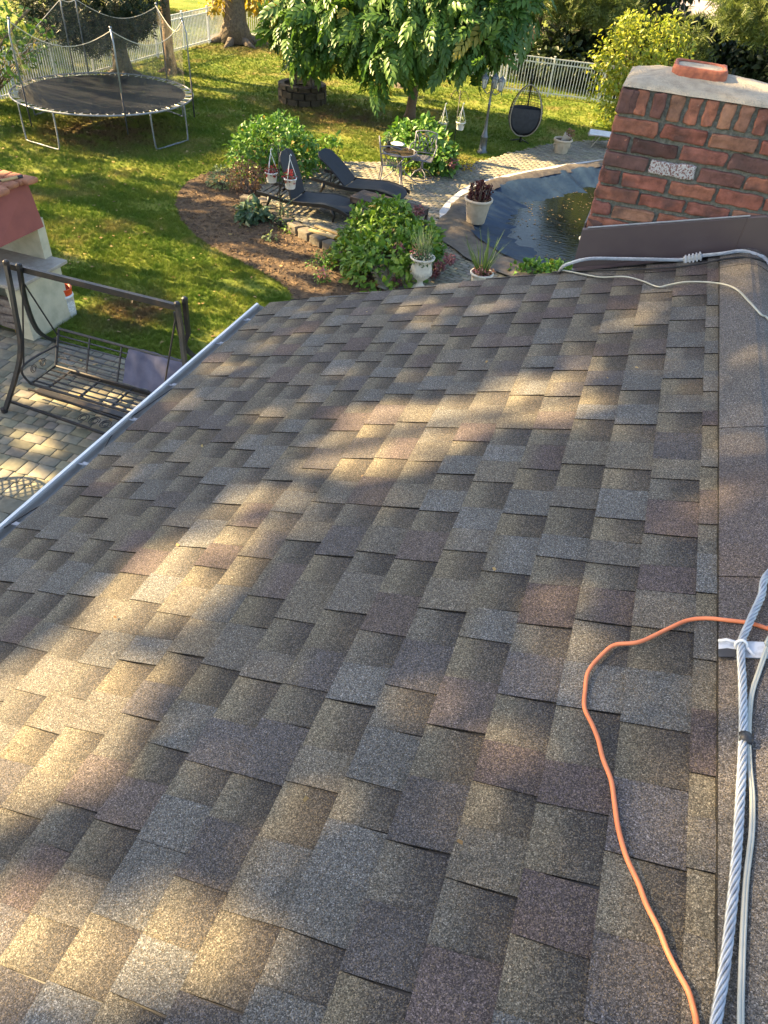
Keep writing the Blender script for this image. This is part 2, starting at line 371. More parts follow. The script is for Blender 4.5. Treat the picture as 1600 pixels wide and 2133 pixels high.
M['l_spruce'] = leafmat('spruce_needles', (.022, .045, .028), (.06, .085, .045), .12)
M['l_dark'] = leafmat('hedge_leaf', (.016, .032, .012), (.045, .065, .02), .2)
M['l_yell'] = leafmat('yellow_green_leaf', (.17, .25, .03), (.42, .42, .06), .4)
M['l_gold'] = leafmat('golden_leaf', (.25, .22, .03), (.55, .38, .05), .4)
M['l_shade'] = leafmat('tall_tree_leaf', (.04, .08, .02), (.10, .15, .03), .12)
M['l_red'] = leafmat('reddish_shrub_leaf', (.20, .09, .06), (.34, .2, .11), .25)
M['l_redflower'] = leafmat('red_flower', (.24, .02, .025), (.42, .05, .05), .25)
M['l_pink'] = leafmat('pink_flower', (.45, .10, .14), (.7, .35, .38), .25)
M['l_white'] = leafmat('white_flower', (.55, .5, .3), (.8, .78, .65), .25)
M['l_maroon'] = leafmat('maroon_plant', (.05, .014, .018), (.12, .035, .04), .2)
M['l_mauve'] = leafmat('faded_hydrangea_head', (.13, .045, .055), (.26, .10, .12), .2)
M['l_pale'] = leafmat('pale_green_leaf', (.16, .22, .09), (.36, .42, .22), .3)
M['l_blue'] = leafmat('blue_green_leaf', (.05, .10, .05), (.14, .22, .12), .25)
M['l_reed'] = leafmat('reed_blade', (.05, .11, .03), (.16, .24, .07), .25)
M['l_litter'] = leafmat('fallen_leaf', (.16, .07, .025), (.5, .36, .14), .2)
M['l_wet'] = leafmat('wet_leaf', (.05, .03, .012), (.20, .14, .05), .1)
M['l_teal'] = leafmat('teal_grass', (.02, .07, .05), (.06, .14, .10), .2)
# ------------------------------------------------------------------ leaf templates & scatter
def T_leaf(w=.55, fold=.12, droop=.15):
    V = [(0, 0, 0), (w*.42, .3, fold*.7), (w*.5, .55, fold), (w*.25, .82, fold*.4-droop*.5), (0, 1, -droop), (-w*.25, .82, fold*.4-droop*.5), (-w*.5, .55, fold), (-w*.42, .3, fold*.7), (0, .5, 0)]
    return np.array(V, float), [(0, 1, 2, 8), (8, 2, 3, 4), (8, 4, 5, 6), (0, 8, 6, 7)]
def T_blade(w=.08):
    return np.array([(-w, 0, 0), (w, 0, 0), (w*.7, .55, .04), (-w*.7, .55, .04), (w*.1, 1, -.04), (-w*.1, 1, -.04)], float), [(0, 1, 2, 3), (3, 2, 4, 5)]
def T_quad(w=.7):
    return np.array([(-w/2, 0, 0), (w/2, .1, 0), (w/2*.8, .9, .08), (-w/2*.6, 1, -.05)], float), [(0, 1, 2, 3)]
def T_spray(n=9, w=.2):
    """compound leaf: leaflets off a drooping midrib"""
    V = []; Fs = []; lv, lf = T_leaf(.46, .06, .2)
    for i in range(n):
        t = i/(n-1); base = np.array([0, .15+.75*t, -.35*t*t])
        ang = (1 if i % 2 else -1)*(1.15-.85*t) if i < n-1 else 0
        L = .48-.12*abs(t-.5)
        c, s_ = math.cos(ang), math.sin(ang)
        P = lv*L; P = np.stack([P[:, 0]*c+P[:, 1]*s_, -P[:, 0]*s_+P[:, 1]*c, P[:, 2]-.25*P[:, 1]*1.0], 1)+base
        b = len(V); V.extend(P.tolist()); Fs += [tuple(q+b for q in f) for f in lf]
    return np.array(V), Fs
def T_needles(n=16, spread=.5, w=.012, seed=1):
    r = np.random.default_rng(seed); V = []; Fs = []
    for i in range(n):
        t = i/n; a = r.uniform(0, 2*PI); b0 = np.array([0, t*.8, 0]); d = np.array([math.cos(a)*spread, .55, math.sin(a)*spread]); d /= np.linalg.norm(d); L = .35
        sd = np.cross(d, [math.cos(a+1.5), 0, math.sin(a+1.5)]); sd /= np.linalg.norm(sd)+1e-9
        b = len(V); V += [(b0-sd*w).tolist(), (b0+sd*w).tolist(), (b0+d*L+sd*w*.4).tolist(), (b0+d*L-sd*w*.4).tolist()]; Fs.append((b, b+1, b+2, b+3))
    return np.array(V), Fs
def scatter(name, P, D, Nn, sc, tmpl, mat, parent=None, tint=None, org=None):
    tv, tf = tmpl; P = np.asarray(P, float); n = len(P); D = D/np.maximum(np.linalg.norm(D, axis=1, keepdims=True), 1e-9)
    X = np.cross(D, Nn); X /= np.maximum(np.linalg.norm(X, axis=1, keepdims=True), 1e-9); Z = np.cross(X, D)
    sc = np.asarray(sc).reshape(-1, 1, 1)
    V = P[:, None, :]+sc*(tv[None, :, 0:1]*X[:, None, :]+tv[None, :, 1:2]*D[:, None, :]+tv[None, :, 2:3]*Z[:, None, :])
    nf = len(tf); k = len(tf[0]); f = np.array(tf)
    Fa = (f[None]+(np.arange(n)*len(tv))[:, None, None]).reshape(-1, k)
    if tint is None: tint = rng.random(n)
    return mesh_np(name, V.reshape(-1, 3), Fa, mat, parent, tint=np.repeat(tint, nf), org=org)
def lobes_sample(lobes, n, shell=(.7, 1.02), zmin=None):
    """points on/near the surface of a union of ellipsoids, with outward normals"""
    C = np.array([l[0] for l in lobes]); Rr = np.array([l[1] if np.ndim(l[1]) else (l[1],)*3 for l in lobes], float)
    wt = (Rr[:, 0]*Rr[:, 1]+Rr[:, 1]*Rr[:, 2]+Rr[:, 0]*Rr[:, 2]); wt = wt/wt.sum()
    idx = rng.choice(len(lobes), int(n*1.6), p=wt); d = rng.normal(size=(len(idx), 3)); d /= np.linalg.norm(d, axis=1, keepdims=True)
    rad = rng.uniform(shell[0], shell[1], len(idx))**.7; rad = shell[0]+(shell[1]-shell[0])*((rad-rad.min())/(rad.max()-rad.min()))
    P = C[idx]+d*rad[:, None]*Rr[idx]; keep = np.ones(len(P), bool)
    for i in range(len(lobes)):
        q = ((P-C[i])/Rr[i]); ins = (q**2).sum(1) < (shell[0]*.9)**2; keep &= ~ins
    if zmin is not None: keep &= P[:, 2] > zmin
    P = P[keep][:n]; Nn = (d/Rr[idx])[keep][:n]; Nn /= np.linalg.norm(Nn, axis=1, keepdims=True)
    return P, Nn, rad[keep][:n]
def foliage(name, lobes, n, size, tmpl, mat, parent=None, droop=.3, shell=(.7, 1.02), zmin=.05, jitter=.6, org=None, keepfn=None, outward=1.0):
    P, Nn, rd = lobes_sample(lobes, n, shell, zmin)
    if keepfn is not None:
        k = keepfn(P); P = P[k]; Nn = Nn[k]; rd = rd[k]
    m = len(P); D = Nn*outward+rng.normal(size=(m, 3))*jitter; D[:, 2] -= droop
    up = Nn*.8+rng.normal(size=(m, 3))*.35+np.array([0, 0, .6])
    sc = size*rng.uniform(.5, 1.3, m)
    t = np.clip(rng.normal(.45, .25, m), 0, .92); t[rng.random(m) < .018] = 1.0
    return scatter(name, P, D, up, sc, tmpl, mat, parent, t, org)
LEAF, BLADE, QUAD, SPRAY, NEED, NEEDF = T_leaf(), T_blade(), T_quad(), T_spray(), T_needles(), T_needles(22, .9, .02, 3)
def lobe(px, py, Y, rpx, sq=(1, 1, 1)):
    c = at(px, py, Y); r = rpx*np.linalg.norm(c-CAM)/F; return (c, (r*sq[0], r*sq[1], r*sq[2]))
def trunk_mb(base, top, r0, r1, wob=.05, n=10, roots=0, flare=1.5):
    mb = MB(); base = np.array(base, float); top = np.array(top, float); pts = []; rr = []
    for i in range(11):
        t = i/10; p = base+(top-base)*t; p = p+np.array([mnoise.noise(Vector((t*3, base[0], 1))), mnoise.noise(Vector((t*3, base[1], 5))), 0])*wob*(t > 0)
        pts.append(p); rr.append(r0+(r1-r0)*t+r0*(flare-1)*max(0, 1-t*7)**2)
    mb.tube(pts, rr, n)
    for k in range(roots):
        a = 2*PI*k/roots+.4; mb.tube([base+np.array([0, 0, .22]), base+np.array([math.cos(a)*r0*1.7, math.sin(a)*r0*1.7, .07]), base+np.array([math.cos(a)*r0*3.2, math.sin(a)*r0*3.2, -.03])], [r0*.6, r0*.38, r0*.12], 6)
    return mb
def limbs(mb, a, targets, r0):
    for t in targets:
        a = np.array(a, float); t = np.array(t, float); m = (a+t)/2+np.array([0, 0, .15*np.linalg.norm(t-a)])
        mb.tube(spline([a, m, t], 4), np.linspace(r0, r0*.25, 9).tolist(), 6)
# ------------------------------------------------------------------ point in polygon
def inpoly(P, poly):
    x, y = P[:, 0], P[:, 1]; ins = np.zeros(len(P), bool); n = len(poly)
    for i in range(n):
        x1, y1 = poly[i][:2]; x2, y2 = poly[(i+1) % n][:2]
        c = ((y1 > y) != (y2 > y)) & (x < (x2-x1)*(y-y1)/((y2-y1)+1e-12)+x1); ins ^= c
    return ins
PZ = .18   # raised pool patio
# ================================================================== THE SETTING
def pgon(pts, z=0.0): return [tuple(G(x, y, z)[:2]) for x, y in pts]
BED = pgon([(480, 352), (430, 362), (392, 380), (374, 400), (366, 428), (378, 460), (410, 495), (455, 524), (520, 556), (565, 580), (600, 603), (620, 640), (640, 700), (900, 760), (900, 640), (760, 540), (700, 508), (640, 485), (585, 452), (548, 425), (543, 385), (560, 350)])
PATIO = [tuple(G(x, y, PZ)[:2]) for x, y in [(545, 383), (548, 412), (590, 442), (640, 470), (700, 494), (745, 530), (800, 600), (860, 700)]]+[(-2.0, 9.5), (5.5, 9.5), (8, 15), (8, 24.5), (1.5, 25.2)]+[tuple(G(x, y, PZ)[:2]) for x, y in [(1280, 291), (1200, 294), (1140, 300), (1060, 319), (1000, 336), (950, 347), (840, 336), (740, 338), (650, 330), (600, 338)]]
POOL = [(-3.95, 15.6), (-3.95, 16.7), (-3.7, 18.0), (-2.75, 19.7), (-1.2, 21.8), (.3, 23.0), (2.5, 23.4), (4.8, 22.6), (6.2, 20), (5.9, 16.5), (4.2, 14.2), (1.8, 13.2), (-.6, 13.0), (-2.2, 13.3), (-3.4, 14.3)]
POOLS = [tuple(p[:2]) for p in spline([np.array([*p, 0]) for p in POOL+[POOL[0]]], 6)][:-1]
NEARP = [(-14, -6), (-1.6, -6), (-1.6, 7.45), (-3.5, 7.5), (-5.6, 7.62), (-8.0, 7.55), (-14, 7.6)]
# ground sheet out to the horizon
_pc = np.array([1.0, 17.8]); _n = len(POOLS); V = []
for sc_ in (.97, 1.25, 3.0, 12.0, 150.0):
    for p in POOLS:
        q_ = _pc+(np.array(p)-_pc)*sc_; V.append((q_[0], q_[1], 0))
mb = MB(); mb.add(V, [(i*_n+k, (i+1)*_n+k, (i+1)*_n+(k+1) % _n, i*_n+(k+1) % _n) for i in range(4) for k in range(_n)])
tag(mb.build('lawn', M['lawn']), kind='structure')
# road far behind the trees
mb = MB(); mb.box((0, 66, .01), (160, 11, .02)); tag(mb.build('road', M['road']), kind='structure')
# grass blades (GN stuff)
def grass(name, pts, size, mat, label, cat='grass'):
    me = bpy.data.meshes.new(name); me.vertices.add(len(pts)); me.vertices.foreach_set('co', np.asarray(pts, np.float32).ravel()); me.update()
    o = bpy.data.objects.new(name, me); COL.objects.link(o); me.materials.append(mat)
    ng = bpy.data.node_groups.new(name+'_nodes', 'GeometryNodeTree')
    ng.interface.new_socket('Geometry', in_out='INPUT', socket_type='NodeSocketGeometry'); ng.interface.new_socket('Geometry', in_out='OUTPUT', socket_type='NodeSocketGeometry')
    gi = ng.nodes.new('NodeGroupInput'); go = ng.nodes.new('NodeGroupOutput'); ip = ng.nodes.new('GeometryNodeInstanceOnPoints'); jn = ng.nodes.new('GeometryNodeJoinGeometry')
    r = random.Random(3)
    for k in range(10):
        c = ng.nodes.new('GeometryNodeMeshCone'); c.fill_type = 'NONE'
        c.inputs['Vertices'].default_value = 3; c.inputs['Radius Top'].default_value = 0.0006; c.inputs['Radius Bottom'].default_value = .0028*size/.05; c.inputs['Depth'].default_value = size*r.uniform(.7, 1.25)
        t = ng.nodes.new('GeometryNodeTransform'); a = 2*PI*k/10
        t.inputs['Translation'].default_value = (math.cos(a)*size*.45*r.random(), math.sin(a)*size*.45*r.random(), 0)
        t.inputs['Rotation'].default_value = (r.uniform(-.7, .7), r.uniform(-.7, .7), 0)
        ng.links.new(c.outputs['Mesh'], t.inputs['Geometry']); ng.links.new(t.outputs[0], jn.inputs[0])
    sm = ng.nodes.new('GeometryNodeSetMaterial'); sm.inputs['Material'].default_value = mat; ng.links.new(jn.outputs[0], sm.inputs[0])
    rr = ng.nodes.new('FunctionNodeRandomValue'); rr.data_type = 'FLOAT_VECTOR'; rr.inputs[0].default_value = (-.25, -.25, 0); rr.inputs[1].default_value = (.25, .25, 6.28)
    rs = ng.nodes.new('FunctionNodeRandomValue'); rs.data_type = 'FLOAT'; rs.inputs[2].default_value = .6; rs.inputs[3].default_value = 1.4
    ng.links.new(gi.outputs[0], ip.inputs['Points']); ng.links.new(sm.outputs[0], ip.inputs['Instance']); ng.links.new(rr.outputs[0], ip.inputs['Rotation']); ng.links.new(rs.outputs[1], ip.inputs['Scale'])
    ng.links.new(ip.outputs[0], go.inputs[0]); md = o.modifiers.new('grass', 'NODES'); md.node_group = ng
    return tag(o, label, cat, kind='stuff')
def randpts(x0, x1, y0, y1, dens):
    n = int((x1-x0)*(y1-y0)*dens); return np.stack([rng.uniform(x0, x1, n), rng.uniform(y0, y1, n), np.zeros(n)], 1)
def onlawn(P):
    k = ~inpoly(P, BED) & ~inpoly(P, PATIO) & ~inpoly(P, NEARP) & ~inpoly(P, [(-9.2, 7.3), (-7.95, 7.3), (-7.95, 8.35), (-9.2, 8.35)])
    x, y = projpx(P+np.array([0, 0, .02])); return k & (x > -350) & (x < 1750) & (y > -60) & (y < 1100)
pa = np.concatenate([randpts(-13, -2, 7, 14, 700), randpts(-21, -13, 7.5, 14, 420), randpts(-20, 2, 14, 22, 380), randpts(-26, 4, 22, 36, 190)])
pa = pa[onlawn(pa)]
pn = np.array([mnoise.noise(Vector((p[0]*.8, p[1]*.8, 3))) for p in pa]); pa = pa[rng.random(len(pa)) < np.clip(.95-1.2*np.maximum(pn-.1, 0)*2, .25, 1)]
grass('lawn_grass', pa, .05, M['blades'], 'short mown green grass blades across the lawn')
# mulch bed
def gridpoly(name, poly, cell, zf, mat, org=None, hole=None):
    P = np.array(poly); x0, y0 = P.min(0)-cell; x1, y1 = P.max(0)+cell
    nx = int((x1-x0)/cell)+1; ny = int((y1-y0)/cell)+1
    X, Y = np.meshgrid(x0+np.arange(nx)*cell, y0+np.arange(ny)*cell, indexing='ij'); Z = np.zeros_like(X)
    Q = np.stack([X.ravel(), Y.ravel(), Z.ravel()], 1); Q[:, 2] = [zf(a, b) for a, b in Q[:, :2]]
    cen = np.stack([(X[:-1, :-1]+cell/2).ravel(), (Y[:-1, :-1]+cell/2).ravel()], 1); k = inpoly(cen, poly)
    if hole is not None: k &= ~inpoly(cen, hole)
    I = np.arange(nx*ny).reshape(nx, ny); f = np.stack([I[:-1, :-1].ravel(), I[1:, :-1].ravel(), I[1:, 1:].ravel(), I[:-1, 1:].ravel()], 1)[k]
    used = np.unique(f); remap = -np.ones(nx*ny, int); remap[used] = np.arange(len(used))
    return mesh_np(name, Q[used], remap[f], mat, smooth=True)
o = gridpoly('mulch_bed', BED, .06, lambda x, y: .025+.03*mnoise.noise(Vector((x*1.5, y*1.5, 0)))+.02*mnoise.noise(Vector((x*7, y*7, 2))), M['mulch']); tag(o, kind='structure')
P = randpts(-10.5, -2.5, 8, 16.5, 320); P = P[inpoly(P, BED)]; P[:, 2] = .03+.02*rng.random(len(P)); n = len(P)
o = scatter('mulch_chips', P, rng.normal(size=(n, 3))*[1, 1, .25], rng.normal(size=(n, 3))*.5+[0, 0, 1], rng.uniform(.03, .08, n), T_quad(.3), M['chips']); tag(o, 'brown bark mulch chips covering the garden bed', 'mulch', kind='stuff')
# pavers
def pavers(name, poly, L, W, ang, z, mat, holes=(), mixed=False, gap=.008, box=None):
    P = np.array(poly); c = P.mean(0); ext = np.abs(P-c).max()*1.5; ca, sa = math.cos(ang), math.sin(ang); cells = []
    r = random.Random(5); y = -ext; row = 0
    while y < ext:
        w = r.choice([.16, .16, .24]) if mixed else W; x = -ext+(L/2 if row % 2 else 0)
        while x < ext:
            l = r.choice([.16, .24, .31, .24]) if mixed else L
            cells.append((x, y, l, w)); x += l
        y += w; row += 1
    A = np.array(cells); cx = A[:, 0]+A[:, 2]/2; cy = A[:, 1]+A[:, 3]/2; wx = cx*ca-cy*sa+c[0]; wy = cx*sa+cy*ca+c[1]
    Q = np.stack([wx, wy], 1); k = inpoly(Q, poly)
    for h in holes: k &= ~inpoly(Q, h)
    sx, sy = projpx(np.stack([wx, wy, np.full(len(wx), z)], 1)); k &= (Q[:, 0] > -13) & (Q[:, 1] > -1.5)
    A = A[k]; Q = Q[k]; n = len(A); hx = A[:, 2]/2-gap/2; hy = A[:, 3]/2-gap/2
    V = []
    for (s1, zz) in ((1.0, -.02), (1.0, -.004), (0, 0)):
        for ax, ay in ((-1, -1), (1, -1), (1, 1), (-1, 1)):
            ix = hx-(0 if s1 else .006); iy = hy-(0 if s1 else .006); V.append((ax*ix, ay*iy, np.full(n, zz)))
    V = np.stack([np.stack(v, 1) for v in V], 1)  # n,12,3
    tz = rng.normal(0, .0015, (n, 1)); V[:, :, 2] += tz+z
    X = V[:, :, 0]*ca-V[:, :, 1]*sa+Q[:, 0:1]; Y = V[:, :, 0]*sa+V[:, :, 1]*ca+Q[:, 1:2]; V[:, :, 0] = X; V[:, :, 1] = Y
    f = [(8, 9, 10, 11)]+[(a, (a+1) % 4, 4+(a+1) % 4, 4+a) for a in range(4)]+[(4+a, 4+(a+1) % 4, 8+(a+1) % 4, 8+a) for a in range(4)]
    Fa = (np.array(f)[None]+(np.arange(n)*12)[:, None, None]).reshape(-1, 4)
    b = np.clip(rng.normal(1, .10, n), .7, 1.3)[:, None]*np.stack([np.ones(n), rng.uniform(.95, 1.02, n), rng.uniform(.85, 1.05, n)], 1)
    return tag(mesh_np(name, V.reshape(-1, 3), Fa, mat, face_col=np.repeat(b, len(f), 0)), kind='structure')
def flat(name, poly, z0, z1, mat):
    m = MB(); m.poly(poly, z0, z1); return tag(m.build(name, mat), kind='structure')
flat('patio_bed', NEARP, -.05, .004, M['joint'])
pavers('patio', NEARP, .2, .15, R_(3), .02, M['paver'], mixed=True, gap=.010)
tag(gridpoly('pool_patio_bed', PATIO, .09, lambda x, y: PZ-.012, M['joint'], hole=[(1+(x-1)*.985, 17.8+(y-17.8)*.985) for x, y in POOLS]), kind='structure')
pavers('pool_patio', PATIO, .21, .105, R_(-14), PZ, M['paver'], holes=[POOLS], gap=.016)
# pool: coping ring, tarp band, sagging cover, puddle
PCx, PCy = 1.0, 17.8
def ring(s, z, sx=0.0): return [(PCx+(x-PCx)*s, PCy+(y-PCy)*s, z) for x, y in POOLS]
def ringmesh(name, rings, mat, smooth=True, jit=0.0, fill=False):
    n = len(POOLS); V = []
    for r in rings:
        for (x, y, z) in r: V.append((x, y, z+(jit*mnoise.noise(Vector((x*1.6, y*1.6, 4)))+jit*.5*mnoise.noise(Vector((x*5, y*5, 9))) if jit else 0)))
    Fs = [(i*n+k, i*n+(k+1) % n, (i+1)*n+(k+1) % n, (i+1)*n+k) for i in range(len(rings)-1) for k in range(n)]
    if fill: Fs.append(tuple((len(rings)-1)*n+k for k in range(n)))
    return mesh_np(name, np.array(V), Fs, mat, smooth=smooth)
o = ringmesh('pool_coping', [ring(1.0, PZ-.1), ring(1.0, PZ+.035), ring(.955, PZ+.035), ring(.955, PZ-.3)], M['coping'], False); tag(o, kind='structure')
pc = thing('pool_cover', (PCx, PCy, 0), 'dark blue tarpaulin cover sagging over the pool under a leafy puddle', 'pool cover')
def eds(s, z, k):
    out = []
    for (x, y, zq) in ring(1.0, z):
        f_ = min(1, max(0, (15.5-y)/.8)); s2 = s+k*f_*.055+.012*mnoise.noise(Vector((x*2.2, y*2.2, 8)))*k; out.append((PCx+(x-PCx)*s2, PCy+(y-PCy)*s2, zq if f_ < .5 or s2 < .98 else max(PZ+.045, zq-.03)))
    return out
rings = [eds(s, z, k) for s, z, k in ((.965, PZ+.045, 1.3), (.95, PZ+.085, 1.1), (.925, PZ+.10, .8), (.90, PZ+.085, .4), (.87, PZ+.03, 0))]
o = ringmesh('folded_edge', rings, M['tarpband'], jit=.05); o.parent = pc; o.matrix_parent_inverse = Matrix.Translation((-PCx, -PCy, 0))
rings = [ring(s, z) for s, z in ((.895, PZ+.06), (.86, PZ+.02), (.82, PZ-.05), (.77, PZ-.14), (.72, PZ-.22), (.66, PZ-.28), (.60, PZ-.33), (.5, PZ-.38), (.35, PZ-.42), (.15, PZ-.42))]
def wr(r, i):
    out = []
    for k, (x, y, z) in enumerate(r):
        a = math.atan2(y-PCy, x-PCx); amp = .045 if 0 < i < 7 else .02
        out.append((x, y, z+amp*(mnoise.noise(Vector((a*9, i*.35, 1)))+1.0*mnoise.noise(Vector((a*18, i*.12, 5)))+.4*mnoise.noise(Vector((x*.9, y*.9, 0))))))
    return out
# denser sampling round for wrinkles
POOLS_S = POOLS; POOLS = [tuple(p[:2]) for p in spline([np.array([*p, 0]) for p in POOL+[POOL[0]]], 24)][:-1]
zz = np.interp(np.linspace(0, 1, 30), [0, .05, .12, .2, .3, .42, .55, .75, 1], [.06, .02, -.06, -.15, -.23, -.30, -.36, -.41, -.43]); ss = np.linspace(.895, .05, 30)
o = ringmesh('tarpaulin', [wr(ring(s, PZ+z), 7*i/30) for i, (s, z) in enumerate(zip(ss, zz))], M['tarp'], fill=True); o.parent = pc; o.matrix_parent_inverse = Matrix.Translation((-PCx, -PCy, 0))
POOLS = POOLS_S
wz = PZ-.175
o = mesh_np('puddle', np.array([(PCx+(x-PCx)*.80+.1, PCy+(y-PCy)*.80, wz) for x, y in POOLS]), [tuple(range(len(POOLS)))], M['water'], pc, org=(PCx, PCy, 0))
P = np.stack([rng.uniform(-3, 4, 2600), rng.uniform(13.2, 22, 2600), np.full(2600, wz+.008)], 1); inner = [(PCx+(x-PCx)*.72, PCy+(y-PCy)*.72) for x, y in POOLS]
kn = np.array([mnoise.noise(Vector((p[0]*.9, p[1]*2.4, 7))) for p in P]); P = P[inpoly(P, inner) & (kn > -.02)]; n = len(P)
scatter('floating_leaves', P, rng.normal(size=(n, 3))*[1, 1, .05], np.tile([0., 0, 1], (n, 1))+rng.normal(size=(n, 3))*.1, rng.uniform(.025, .055, n), QUAD, M['l_wet'], pc, org=(PCx, PCy, 0))['kind'] = 'stuff'
# fallen leaves on lawn, patio and roof
P = np.concatenate([randpts(-20, 3, 6, 32, 3.2)]); k = inpoly(P, PATIO) & ~inpoly(P, POOLS); P[k, 2] = PZ+.01; P[~k, 2] += .04; P = P[~inpoly(P, POOLS)]; n = len(P)
P2 = np.array([roofp(rng.uniform(0, 2.5), rng.uniform(.3, 3.7), .016) for _ in range(16)]); P = np.concatenate([P, P2]); m_ = len(P)
sc = rng.uniform(.03, .08, m_); sc[n:] = rng.uniform(.008, .016, len(P2))
o = scatter('fallen_leaves', P, rng.normal(size=(m_, 3))*[1, 1, .1], np.tile([0., 0, 1], (m_, 1))+rng.normal(size=(m_, 3))*.25, sc, QUAD, M['l_litter']); tag(o, 'small dry fallen leaves scattered over the yard', 'leaves', kind='stuff')
# ================================================================== THE HOUSE
EU = 2.60; AX = roofp(APU, 0)[0]; AZ = roofp(APU, 0)[2]; EX, EZ = roofp(EU, 0)[0], roofp(EU, 0)[2]; Y0, Y1 = -2.4, 3.84
house = thing('house', (AX, 0, 0), 'house under a weathered brown asphalt shingle roof with brick chimney and aluminium gutter', 'house')
HO = (AX, 0, 0)
RX = 2*AX-EX
mb = MB(); wx0, wx1 = EX+.32, RX-.32; wy0, wy1 = Y0+.2, Y1-.22
def rz_at(x): return AZ-abs(x-AX)*math.tan(PHI)-.13
zz_ = rz_at(wx0)
V = [(wx0, wy0, 0), (wx1, wy0, 0), (wx1, wy0, zz_), (AX, wy0, AZ-.13), (wx0, wy0, zz_), (wx0, wy1, 0), (wx1, wy1, 0), (wx1, wy1, zz_), (AX, wy1, AZ-.13), (wx0, wy1, zz_)]
mb.add(V, [(0, 1, 2, 3, 4), (9, 8, 7, 6, 5), (0, 4, 9, 5), (1, 6, 7, 2)]); mb.build('wall', M['brown_wall'], house, HO)
# decking slabs under shingles + fascia
mb = MB()
for sgn in (-1, 1):
    def q(u, Y, h):
        p = roofp(u, Y, h); return (p[0] if sgn < 0 else 2*AX-p[0], p[1], p[2])
    a = [q(APU, Y0, -.005), q(EU-.01, Y0, -.005), q(EU-.01, Y1-.006, -.005), q(APU, Y1-.006, -.005), q(APU+.03, Y0, -.11), q(EU-.01, Y0, -.11), q(EU-.01, Y1-.006, -.11), q(APU+.03, Y1-.006, -.11)]
    mb.add(a, [(0, 1, 2, 3), (4, 7, 6, 5), (0, 4, 5, 1), (1, 5, 6, 2), (2, 6, 7, 3)])
mb.build('fascia', M['fascia'], house, HO)
mb = MB()
for sgn in (-1, 1):
    a = [roofp(u, Y, .0005) for u, Y in ((APU, Y0), (EU-.012, Y0), (EU-.012, Y1-.012), (APU, Y1-.012))]; a = [(p[0] if sgn < 0 else 2*AX-p[0], p[1], p[2]) for p in a]; mb.add(a, [(0, 1, 2, 3)])
mb.build('underlay', M['black_wire'], house, HO)
